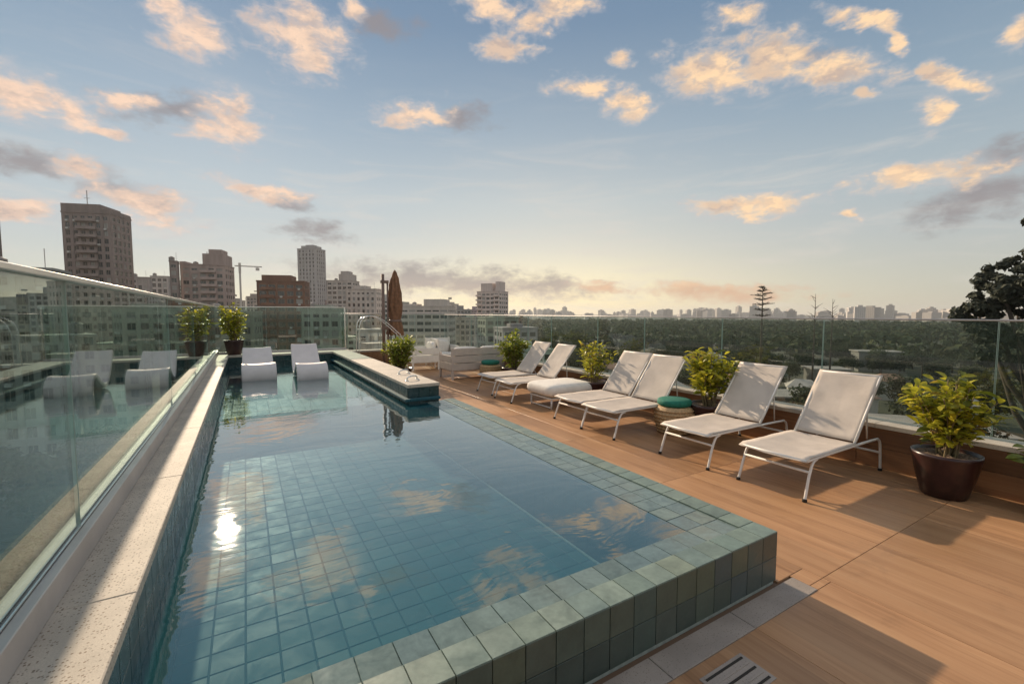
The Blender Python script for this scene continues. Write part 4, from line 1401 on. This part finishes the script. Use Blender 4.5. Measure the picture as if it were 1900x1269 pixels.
# (W/R and tan(elev) come from survey of the skyline)
t = tower('tall brown-grey tower cut off by the left edge of the picture', -19.4, 240, 12, 10, 20, 37.5, (0.20, 0.165, 0.15), 20, 4, 3, seed=2)
t = tower('tallest brown-grey apartment tower on the left with a roof antenna', -11.6, 260, 17.0, 14.0, 30, 42.0, (0.25, 0.20, 0.185), 22, 6, 4, seed=3, blind=0.15, sp=1.1, pier=1.1, balcony=((-0.20, 0.22),),
          roof=[(-0.50, 0.30, -0.5, 0.45, 0, 3.2), (-0.5, 0.5, 0.47, 0.5, 0, 1.2), (0.30, 0.5, -0.5, 0.46, 0, 1.4)])
add_antenna(t, -1.6, -3, 45, 7)
t = tower('stepped pinkish-grey block with a roof penthouse left of the crane', -3.2, 260, 18.0, 14.0, 18, 23.5, (0.38, 0.295, 0.265), 16, 5, 4, seed=4, sp=1.45, pier=1.0, balcony=((-0.05, 0.30),),
          roof=[(-0.02, 0.46, -0.4, 0.5, 0, 5.0), (0.10, 0.40, -0.3, 0.3, 5.0, 7.2), (-0.5, -0.38, -0.5, 0.2, 0, 1.0)])
add_antenna(t, -0.2, 0, 28, 2.5)
tower('narrow grey side tower attached left of the stepped block', -6.05, 252, 2.9, 5.0, 8, 24.0, (0.26, 0.21, 0.195), 16, 1, 2, seed=5, pier=0.5)
tower('dark brown brick apartment block behind the far pool glass', 3.9, 220, 18.5, 12.0, 12, 14.6, (0.18, 0.088, 0.055), 13, 5, 3, seed=6, blind=0.1, balcony=((-0.40, -0.14),),
      roof=[(-0.40, 0.22, -0.45, 0.4, 0, 2.3)])
tower('slim grey high-rise with pale vertical bands behind the brown block', 6.85, 420, 17.0, 14.0, 35, 54.5, (0.40, 0.375, 0.37), 26, 5, 4, seed=7, pier=1.7, sp=0.9,
      roof=[(-0.36, 0.36, -0.36, 0.36, 0, 2.4), (-0.2, 0.2, -0.2, 0.2, 2.4, 3.4)])
tower('grey-cream block with stepped top right of the slim high-rise', 10.2, 330, 17.5, 14.0, 20, 22.8, (0.46, 0.41, 0.375), 16, 5, 4, seed=8,
      roof=[(-0.05, 0.42, -0.4, 0.4, 0, 4.2), (0.0, 0.3, -0.3, 0.3, 4.2, 6.2)])
tower('pale cream apartment block with rows of square windows left of the parasol', 12.7, 250, 16.0, 12.5, 22, 13.4, (0.56, 0.49, 0.44), 13, 6, 4, seed=9, sp=1.5, pier=1.2, roof=[(-0.3, 0.1, -0.3, 0.3, 0, 1.6)])
tower('wide low cream building with a roof block right of the parasol', 20.2, 230, 24.0, 17.0, 15, 4.4, (0.58, 0.51, 0.45), 10, 6, 5, seed=10, sp=1.6, pier=0.6, roof=[(-0.02, 0.40, -0.4, 0.35, 0, 3.2), (-0.5, -0.2, -0.3, 0.3, 0, 1.0)])
t = tower('lone pale tower with projecting balconies standing before the park', 28.3, 330, 18.0, 15.0, 28, 16.5, (0.62, 0.52, 0.47), 14, 5, 4, seed=11, pier=0.7, sp=1.5, balcony=((-0.53, -0.28), (0.28, 0.53)),
          roof=[(-0.36, 0.14, -0.4, 0.4, 0, 5.6), (0.26, 0.44, -0.3, 0.3, 0, 6.8), (0.14, 0.26, -0.2, 0.2, 0, 2.2)])
tower('small grey block low between the two left towers', -8.7, 330, 8.5, 8, 10, 21.0, (0.33, 0.30, 0.29), 14, 3, 3, seed=12)
tower('pale distant block just left of the stepped building', -7.2, 380, 9.5, 8, 10, 25.2, (0.40, 0.36, 0.34), 14, 3, 3, seed=13)
tower('pale green-grey block seen through the far pool glass', 8.1, 165, 12.5, 10.0, 15, 2.4, (0.36, 0.38, 0.32), 10, 4, 3, seed=14, roof=[(-0.2, 0.2, -0.2, 0.2, 0, 1.2)])
tower('white low-rise behind the grab rail at the far pool corner', 14.2, 120, 9.5, 8.0, 10, -3.0, (0.52, 0.50, 0.46), 8, 4, 3, seed=15)
tower('grey mid-rise with dark windows behind the left glass balustrade', -16.6, 120, 10.5, 9.0, 18, 9.0, (0.30, 0.30, 0.28), 11, 4, 3, seed=16)
tower('cream mid-rise below the tallest tower behind the left glass', -10.8, 140, 11.0, 9.0, 12, 3.0, (0.42, 0.37, 0.32), 10, 4, 3, seed=17)
tower('olive-grey mid-rise behind the far left potted plant', -1.2, 150, 13.0, 10.0, 15, 1.5, (0.27, 0.27, 0.21), 9, 5, 3, seed=18)
tower('brick-red low block behind the left part of the far pool glass', -5.6, 130, 8.0, 8.0, 10, -1.5, (0.27, 0.16, 0.125), 8, 3, 3, seed=19)
tower('cream low block between the parasol building and the lone pale tower', 25.0, 260, 12.0, 10.0, 12, -1.5, (0.45, 0.41, 0.36), 8, 4, 3, seed=20)

# tower crane
cr = empty('tower_crane', (*pol(-0.35, 420), 0), 0, 'thin tower crane with a long jib above the rooftops', 'crane')
MB().box(-0.7, 0.7, -0.7, 0.7, GROUND, 33).build('mast', 'crane_metal', cr)
MB().box(-3.5, 15.5, -0.4, 0.4, 38.2, 39.0).build('jib', 'crane_metal', cr)
MB().box(-0.9, 0.9, -0.9, 0.9, 33, 41).build('cab', 'crane_metal', cr)
MB().box(11.0, 13.6, -0.5, 0.5, 35.5, 37.8).build('hook_block', 'crane_metal', cr)
MB().tube([(12.3, 0, 37.7), (12.3, 0, 38.3)], 0.15, 5).build('cable', 'crane_metal', cr)

# crowd of lower blocks between and below the towers
FILL = [((0.40, 0.36, 0.32), 'plain cream mid-rise among the low blocks below the towers', 'cream mid-rise blocks below the towers'),
        ((0.30, 0.28, 0.265), 'plain grey mid-rise among the low blocks below the towers', 'grey mid-rise blocks below the towers'),
        ((0.26, 0.18, 0.14), 'plain brown mid-rise among the low blocks below the towers', 'brown mid-rise blocks below the towers'),
        ((0.50, 0.47, 0.43), 'plain white mid-rise among the low blocks below the towers', 'white mid-rise blocks below the towers')]
q = random.Random(21)
used = [(pol(a, R), 14) for a, R in ((-19.4, 240), (-11.6, 260), (-3.2, 260), (-6.05, 252), (3.5, 220), (6.85, 420), (10.2, 330), (12.7, 250), (20.2, 230), (28.3, 330), (-8.7, 330), (-7.2, 380), (8.1, 165), (14.2, 120), (-16.6, 120), (-10.8, 140), (-1.2, 150), (-5.6, 130), (25, 260), (-0.35, 420))]
n = 0
tries = 0
while n < 62 and tries < 3000:
    tries += 1
    az = q.uniform(-24, 33)
    R = q.uniform(75, 520)
    if R < 130 and az > 22 or (R < 185 and az < 6):
        continue
    p = pol(az, R)
    w = q.uniform(9, 17)
    if any(math.hypot(p[0] - u[0][0], p[1] - u[0][1]) < u[1] + w * 0.75 for u in used):
        continue
    lim = 1.6 + R * (0.004 if az < 18 else -0.012)
    top = min(lim, q.uniform(-19, -2) + R * 0.018)
    k = q.randrange(4)
    col, lab, grp = FILL[k]
    col = tuple(c * q.uniform(0.85, 1.12) for c in col)
    nf = max(2, int((top - GROUND) / 3.1))
    tower(lab, az, R, w, w * q.uniform(0.7, 1.0), q.uniform(5, 35), top, col, nf, max(2, int(w / 3)), max(2, int(w / 3.6)), 'mid_rise_block', grp, False, q.random() < 0.5,
          [(-0.2, 0.15, -0.2, 0.2, 0, q.uniform(1, 2.4))], seed=tries)
    used.append((p, w * 0.75))
    n += 1

# taller blocks that close the gaps between the named towers
q = random.Random(64)
for (az, R, el_, w, k) in ((-14.6, 420, 0.035, 15, 1), (-9.6, 470, 0.052, 14, 0), (-5.2, 480, 0.050, 12, 3), (-0.9, 520, 0.022, 16, 0), (1.1, 450, 0.030, 12, 1), (1.9, 330, 0.018, 11, 3), (5.3, 480, 0.05, 12, 2), (8.6, 460, 0.038, 14, 3), (9.3, 390, 0.024, 12, 0),
                           (11.9, 450, 0.045, 13, 1), (13.9, 400, 0.034, 14, 0), (14.9, 330, 0.028, 12, 3), (16.4, 420, 0.022, 13, 1), (17.6, 350, 0.013, 14, 0), (22.9, 420, 0.018, 13, 3), (24.4, 380, 0.006, 13, 1), (26.6, 460, 0.006, 14, 0), (-17.2, 380, 0.018, 16, 0)):
    p = pol(az, R)
    top = 1.6 + R * el_
    col, lab, grp = FILL[k]
    cname = grp.split(' ')[0]
    col = tuple(c * q.uniform(0.85, 1.1) for c in col)
    tower(cname + ' block filling a gap between the nearer towers', az, R, w, w * 0.8, q.uniform(5, 35), top, col, max(2, int((top - GROUND) / 3.1)), max(3, int(w / 2.8)), max(3, int(w / 3.4)), 'mid_rise_block', cname + ' blocks between the towers', False, q.random() < 0.6,
          [(-0.3, 0.25, -0.3, 0.3, 0, q.uniform(1.5, 4)), (-0.1, 0.1, -0.1, 0.1, 4, q.uniform(4.2, 6))] if q.random() < .6 else [(-0.45, 0.0, -0.4, 0.4, 0, 3.0)], seed=int(az * 7 + 300))

# far skyline: pale blocks along the horizon
def far_block(w, d, h, crown):
    mb = MB()
    mb.box(-w / 2, w / 2, -d / 2, d / 2, 0, h)
    mb.box(-w * 0.25, w * 0.2, -d * 0.25, d * 0.25, h, h + crown)
    me = mb.mesh('skyline_block', 'far_wall')
    uvl = me.uv_layers.new(name='UVMap')
    for poly in me.polygons:
        for li in poly.loop_indices:
            v = me.vertices[me.loops[li].vertex_index].co
            uvl.data[li].uv = (v.x + v.y, v.z)
    return me


FB = [far_block(*a) for a in ((22, 18, 46, 4), (30, 20, 36, 3), (18, 18, 60, 5), (26, 22, 52, 4), (44, 22, 30, 3), (20, 16, 40, 6))]
q = random.Random(5)
for i in range(295):
    az = q.uniform(17, 84) if i < 262 else q.uniform(-24, 17)
    R = q.uniform(1500, 2900) if az < 58 else q.uniform(1150, 2700)
    p = pol(az, R)
    o = put('skyline_block', FB[q.randrange(6)], None, (p[0], p[1], GROUND), (0, 0, q.uniform(0, 3.14)))
    s = q.uniform(0.75, 1.05) * (1.0 if az < 58 else 0.92)
    if az < 45:
        s *= 0.88
    o.scale = (s * q.uniform(0.8, 1.3), s, s * (0.80 if R < 1800 else 0.95) * q.uniform(0.8, 1.15))
    c = q.uniform(0.40, 0.62)
    o.color = (c, c * 0.93, c * 0.86, 1)
    tag(o, 'pale far-off block in the hazy row of buildings along the horizon', 'building', 'pale far-off blocks along the horizon')


# ------------------------------------------------------------------ trees
def crown_mesh(name, seed, blobs, nq, size, m):
    q = random.Random(seed)
    mb = MB()
    tot = sum(b[3] ** 2 for b in blobs)
    for (bx, by, bz, br, fl) in blobs:
        k = int(nq * br * br / tot)
        for _ in range(k):
            v = Vector((q.gauss(0, 1), q.gauss(0, 1), q.gauss(0, 1))).normalized()
            rr = br * (q.uniform(0.35, 1.0) ** 0.5) * q.uniform(0.85, 1.1)
            c = Vector((bx + v.x * rr, by + v.y * rr, bz + v.z * rr * fl))
            nrm = (v + Vector((q.gauss(0, .5), q.gauss(0, .5), q.gauss(0, .5) + 0.4))).normalized()
            u = nrm.orthogonal().normalized()
            w = nrm.cross(u)
            a = q.uniform(0, 6.28)
            u, w = u * math.cos(a) + w * math.sin(a), w * math.cos(a) - u * math.sin(a)
            s = size * q.uniform(0.6, 1.3)
            b = len(mb.v)
            mb.v += [tuple(c - u * s), tuple(c + w * s * 0.55 + nrm * s * 0.15), tuple(c + u * s), tuple(c - w * s * 0.55 + nrm * s * 0.15)]
            mb.f.append((b, b + 1, b + 2, b + 3))
    return mb.mesh(name, m)


def trunk_mesh(name, h, r, limbs, seed):
    q = random.Random(seed)
    mb = MB()
    mb.tube([(0, 0, 0), (q.uniform(-.2, .2), q.uniform(-.2, .2), h * 0.4), (q.uniform(-.4, .4), q.uniform(-.4, .4), h * 0.75), (0, 0, h)], [r, r * 0.8, r * 0.55, r * 0.2], 7)
    for (z, dx, dy, dz) in limbs:
        mb.tube([(0, 0, z), (dx * 0.5, dy * 0.5, z + dz * 0.35), (dx, dy, z + dz)], [r * 0.45, r * 0.3, r * 0.1], 5)
    return mb.mesh(name, 'bark', True)


PARK = []
for k in range(4):
    q = random.Random(40 + k)
    H = (11, 13, 9.5, 12)[k]
    blobs = [(q.uniform(-2.6, 2.6), q.uniform(-2.6, 2.6), H * q.uniform(0.5, 0.86), q.uniform(1.5, 2.7), 0.75) for _ in range(9)] + [(0, 0, H * 0.68, 3.0, 0.75)]
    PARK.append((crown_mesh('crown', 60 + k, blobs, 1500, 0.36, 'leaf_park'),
                 trunk_mesh('trunk', H * 0.75, 0.32, [(H * 0.35, 2, 0.5, H * .3), (H * 0.4, -1.8, 1, H * .28), (H * .45, 0.3, -2.2, H * .25)], k)))
q = random.Random(77)
n = 0
tries = 0
placed = []
qh = random.Random(202)
for (az, R, lab) in ((44, 190, 'small pale-roofed house in the park below the middle pair of loungers'), (50, 150, 'small pale house in the park behind the potted shrub by the near stool'), (55, 235, 'small far house in the park left of the layered conifer'),
                     (58, 170, 'small pale house in the park below the layered conifer'), (64, 165, 'small pale house in the park right of the layered conifer'), (68, 140, 'small pale house in the park above the nearest lounger'),
                     (71, 200, 'small pale house in the park left of the tall dark tree'), (76, 150, 'small pale house at the foot of the tall dark tree')):
    p = pol(az, R)
    placed.append(p)
    placed.append(pol(az, R - 9))
    r = empty('small_house', (p[0], p[1], GROUND), qh.uniform(0, 3), lab, 'house')
    w, d, h = qh.uniform(8, 13), qh.uniform(7, 9), qh.uniform(6, 9)
    b = MB().box(-w / 2, w / 2, -d / 2, d / 2, 0, h).build('wall', 'building_wall', r)
    b.color = (0.5, 0.47, 0.42, 1)
    rf = MB()
    e = 0.6
    rf.v += [(-w / 2 - e, -d / 2 - e, h), (w / 2 + e, -d / 2 - e, h), (w / 2 + e, d / 2 + e, h), (-w / 2 - e, d / 2 + e, h), (-w / 4, 0, h + 2.2), (w / 4, 0, h + 2.2)]
    rf.f += [(0, 1, 5, 4), (1, 2, 5), (2, 3, 4, 5), (3, 0, 4), (3, 2, 1, 0)]
    o = rf.build('roof', 'building_wall', r)
    o.color = (0.42, 0.38, 0.34, 1) if qh.random() < 0.6 else (0.32, 0.19, 0.13, 1)
    for k in (-1, 0, 1):
        put('window', win_mesh(1.4, 1.5, 'window_glass'), r, (k * w * 0.3, -d / 2 - 0.03, h - 2.6))
while n < 170 and tries < 5000:
    tries += 1
    az = q.uniform(33, 90)
    R = math.sqrt(q.uniform(70 ** 2, 330 ** 2))
    if R < 105 and (q.random() < 0.35 or az > 84):
        continue
    p = pol(az, R)
    if any(math.hypot(p[0] - u[0], p[1] - u[1]) < 7.0 for u in placed):
        continue
    placed.append(p)
    s = q.uniform(0.8, 1.25)
    r = empty('park_tree', (p[0], p[1], GROUND), q.uniform(0, 6.28), 'dark tree in the dense park below the right-hand balustrade', 'tree', 'trees of the near park')
    r.scale = (s * q.uniform(0.9, 1.25), s * q.uniform(0.9, 1.25), s)
    cm, tm = PARK[q.randrange(4)]
    put('crown', cm, r)
    put('trunk', tm, r)
    n += 1
# street trees in the gap below the left-hand glass
q = random.Random(55)
n = 0
while n < 46:
    az = q.uniform(-26, 20)
    R = q.uniform(28, 125)
    p = pol(az, R)
    if p[0] > -3 and R < 60 or any(math.hypot(p[0] - u[0], p[1] - u[1]) < 5.5 for u in placed) or any(math.hypot(p[0] - u[0][0], p[1] - u[0][1]) < u[1] for u in used):
        tries += 1
        if tries > 20000:
            break
        continue
    placed.append(p)
    s = q.uniform(0.8, 1.2)
    r = empty('street_tree', (p[0], p[1], GROUND), q.uniform(0, 6.28), 'dark street tree far below the glass at the left and far ends', 'tree', 'street trees below the left and far glass')
    r.scale = (s * 1.1, s * 1.1, s)
    cm, tm = PARK[q.randrange(4)]
    put('crown', cm, r)
    put('trunk', tm, r)
    n += 1
# the far wood: one mass
q = random.Random(88)
wd = MB()
for i in range(2400):
    az = q.uniform(24, 92)
    R = math.sqrt(q.uniform(300 ** 2, 1250 ** 2))
    if az < 30 and R < 420:
        continue
    x, y = pol(az, R)
    br = q.uniform(4.5, 8.5)
    h = q.uniform(8, 14.5)
    for _ in range(26):
        v = Vector((q.gauss(0, 1), q.gauss(0, 1), abs(q.gauss(0, 1)))).normalized()
        c = Vector((x + v.x * br, y + v.y * br, GROUND + h * 0.55 + v.z * h * 0.45))
        nrm = (v + Vector((q.gauss(0, .4), q.gauss(0, .4), q.gauss(0, .4)))).normalized()
        u = nrm.orthogonal().normalized()
        w = nrm.cross(u)
        s = q.uniform(1.3, 2.6)
        b = len(wd.v)
        wd.v += [tuple(c - u * s), tuple(c + w * s), tuple(c + u * s), tuple(c - w * s)]
        wd.f.append((b, b + 1, b + 2, b + 3))
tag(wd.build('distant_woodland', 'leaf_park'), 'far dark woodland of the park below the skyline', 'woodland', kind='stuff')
# small roofs and buildings scattered in the park edge
q = random.Random(99)
for i, (az, R, w, d, h, lab) in enumerate(((62, 150, 26, 12, 5, 'long grey roof among the park trees left of the largest potted plant'), (73.5, 120, 22, 14, 6, 'grey flat-roofed pavilion below the right-hand balustrade'),
                                           (66, 210, 12, 9, 7, 'small white building among the park trees'), (70, 290, 18, 9, 9, 'far pale building among the park trees'))):
    p = pol(az, R)
    r = empty('park_building', (p[0], p[1], GROUND), -R_(az) + 0.4, lab, 'building')
    h -= 5
    b = MB().box(-w / 2, w / 2, -d / 2, d / 2, 0, h + 6).build('wall', 'building_wall', r)
    b.color = (0.17, 0.165, 0.15, 1)
    MB().box(-w / 2 - 0.8, w / 2 + 0.8, -d / 2 - 0.8, d / 2 + 0.8, h + 6, h + 6.5).build('roof', 'roof_bit', r)

# the big tree at the right edge
BT = pol(81.1, 44)
H = 37.0
q = random.Random(123)
blobs = []
limbs = []
for (dx, dy, dz, br) in ((0, 0.2, 35.2, 1.5), (0.4, -1.2, 35.6, 2.0), (0.2, 1.2, 33.2, 1.5), (0, -0.6, 33.0, 2.4), (-1.0, 2.3, 32.0, 1.5), (0.4, 0.8, 31.4, 2.4), (0.2, 2.9, 30.3, 1.5), (0, 3.3, 29.4, 1.3), (0.6, 1.6, 29.4, 2.2),
                         (-1.4, 0, 30.0, 2.4), (0, -2.4, 31.6, 2.6), (1.0, -0.5, 28.5, 2.8), (0, 1.4, 27.4, 2.3), (-1.8, -2, 28.6, 2.6), (0, 2.6, 27.6, 1.7), (0.5, -3.4, 28.8, 2.6)):
    for _ in range(9):
        blobs.append((dx + q.uniform(-1, 1) * br * .7, dy + q.uniform(-1, 1) * br * .75, dz + q.uniform(-1, 1) * br * .65, br * q.uniform(0.18, 0.42), 0.65))
    limbs.append((max(14, dz - 7), dx, dy, min(7, dz - 14)))
bt = empty('tall_tree', (BT[0], BT[1], GROUND), 0, 'tall dark tree rising above the balustrade at the right edge of the picture', 'tree')
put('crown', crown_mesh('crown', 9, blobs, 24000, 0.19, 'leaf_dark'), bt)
put('trunk', trunk_mesh('trunk', H - 2, 0.55, limbs, 3), bt)

# the layered conifer on the skyline and two bare treetops beside it
AP = pol(59.9, 170)
ar = empty('layered_conifer', (AP[0], AP[1], GROUND), 0, 'tall thin conifer with flat layered branches against the sunset', 'tree')
mb = MB()
mb.tube([(0, 0, 0), (0.2, 0, 20), (0, 0, 38.3)], [0.5, 0.35, 0.08], 7)
lv = MB()
q = random.Random(31)
for z, rad in ((38.0, 0.9), (36.9, 2.3), (35.4, 2.9), (33.8, 3.5), (32.2, 3.2), (30.6, 2.6), (29.0, 2.4)):
    for k in range(7):
        a = 6.283 * (k + q.random() * 0.6) / 7
        rr = rad * q.uniform(0.45, 1.25)
        z += q.uniform(-0.22, 0.22)
        e = (rr * math.cos(a), rr * math.sin(a), z + q.uniform(-0.1, 0.7))
        mb.tube([(0, 0, z - 0.3), (e[0] * .6, e[1] * .6, z - 0.15), e], [0.10, 0.07, 0.04], 4)
        for _ in range(22):
            t_ = q.uniform(0.35, 1.05)
            c = Vector((e[0] * t_ + q.gauss(0, .22), e[1] * t_ + q.gauss(0, .22), z + q.gauss(0.12, .10)))
            b = len(lv.v)
            u = Vector((q.gauss(0, 1), q.gauss(0, 1), q.gauss(0, .3))).normalized() * 0.28
            w = Vector((-u.y, u.x, q.uniform(-.1, .1)))
            lv.v += [tuple(c - u), tuple(c + w * .6), tuple(c + u), tuple(c - w * .6)]
            lv.f.append((b, b + 1, b + 2, b + 3))
mb.build('trunk', 'bark', ar, True)
lv.build('crown', 'leaf_dark', ar)
for (az, R, top, lab) in ((64.8, 190, 8.2, 'bare forked treetop right of the layered conifer on the skyline'), (66.3, 200, 6.6, 'shorter bare treetop farther right on the skyline')):
    p = pol(az, R)
    r = empty('bare_tree', (p[0], p[1], GROUND), 0, lab, 'tree')
    q = random.Random(int(az * 10))
    Ht = top - GROUND
    MB().tube([(0, 0, 0), (0.3, 0, Ht * 0.6), (0, 0, Ht)], [0.4, 0.25, 0.05], 6).build('trunk', 'bark', r, True)
    for k in range(11):
        z = Ht * q.uniform(0.72, 0.97)
        a = q.uniform(0, 6.28)
        L = q.uniform(1.2, 3.2)
        MB().tube([(0.1, 0, z), (L * .5 * math.cos(a), L * .5 * math.sin(a), z + L * .35), (L * math.cos(a), L * math.sin(a), z + L * q.uniform(.5, .9))], [0.10, 0.07, 0.03], 4).build('branch', 'bark', r, True)

# ------------------------------------------------------------------ haze
hz_m = bpy.data.materials.new('haze')
hz_m.use_nodes = True
nt = hz_m.node_tree
nt.nodes.clear()
out = nt.nodes.new('ShaderNodeOutputMaterial')
pv = nd(nt, 'ShaderNodeVolumePrincipled', {'Color': (0.92, 0.92, 0.92, 1), 'Density': 0.00012, 'Anisotropy': 0.3})
nt.links.new(pv.outputs[0], out.inputs['Volume'])
M['haze'] = hz_m
hb = MB().box(-6200, 6200, -6200, 6200, GROUND - 1.2, 70).build('haze', 'haze')
tag(hb, kind='stuff')
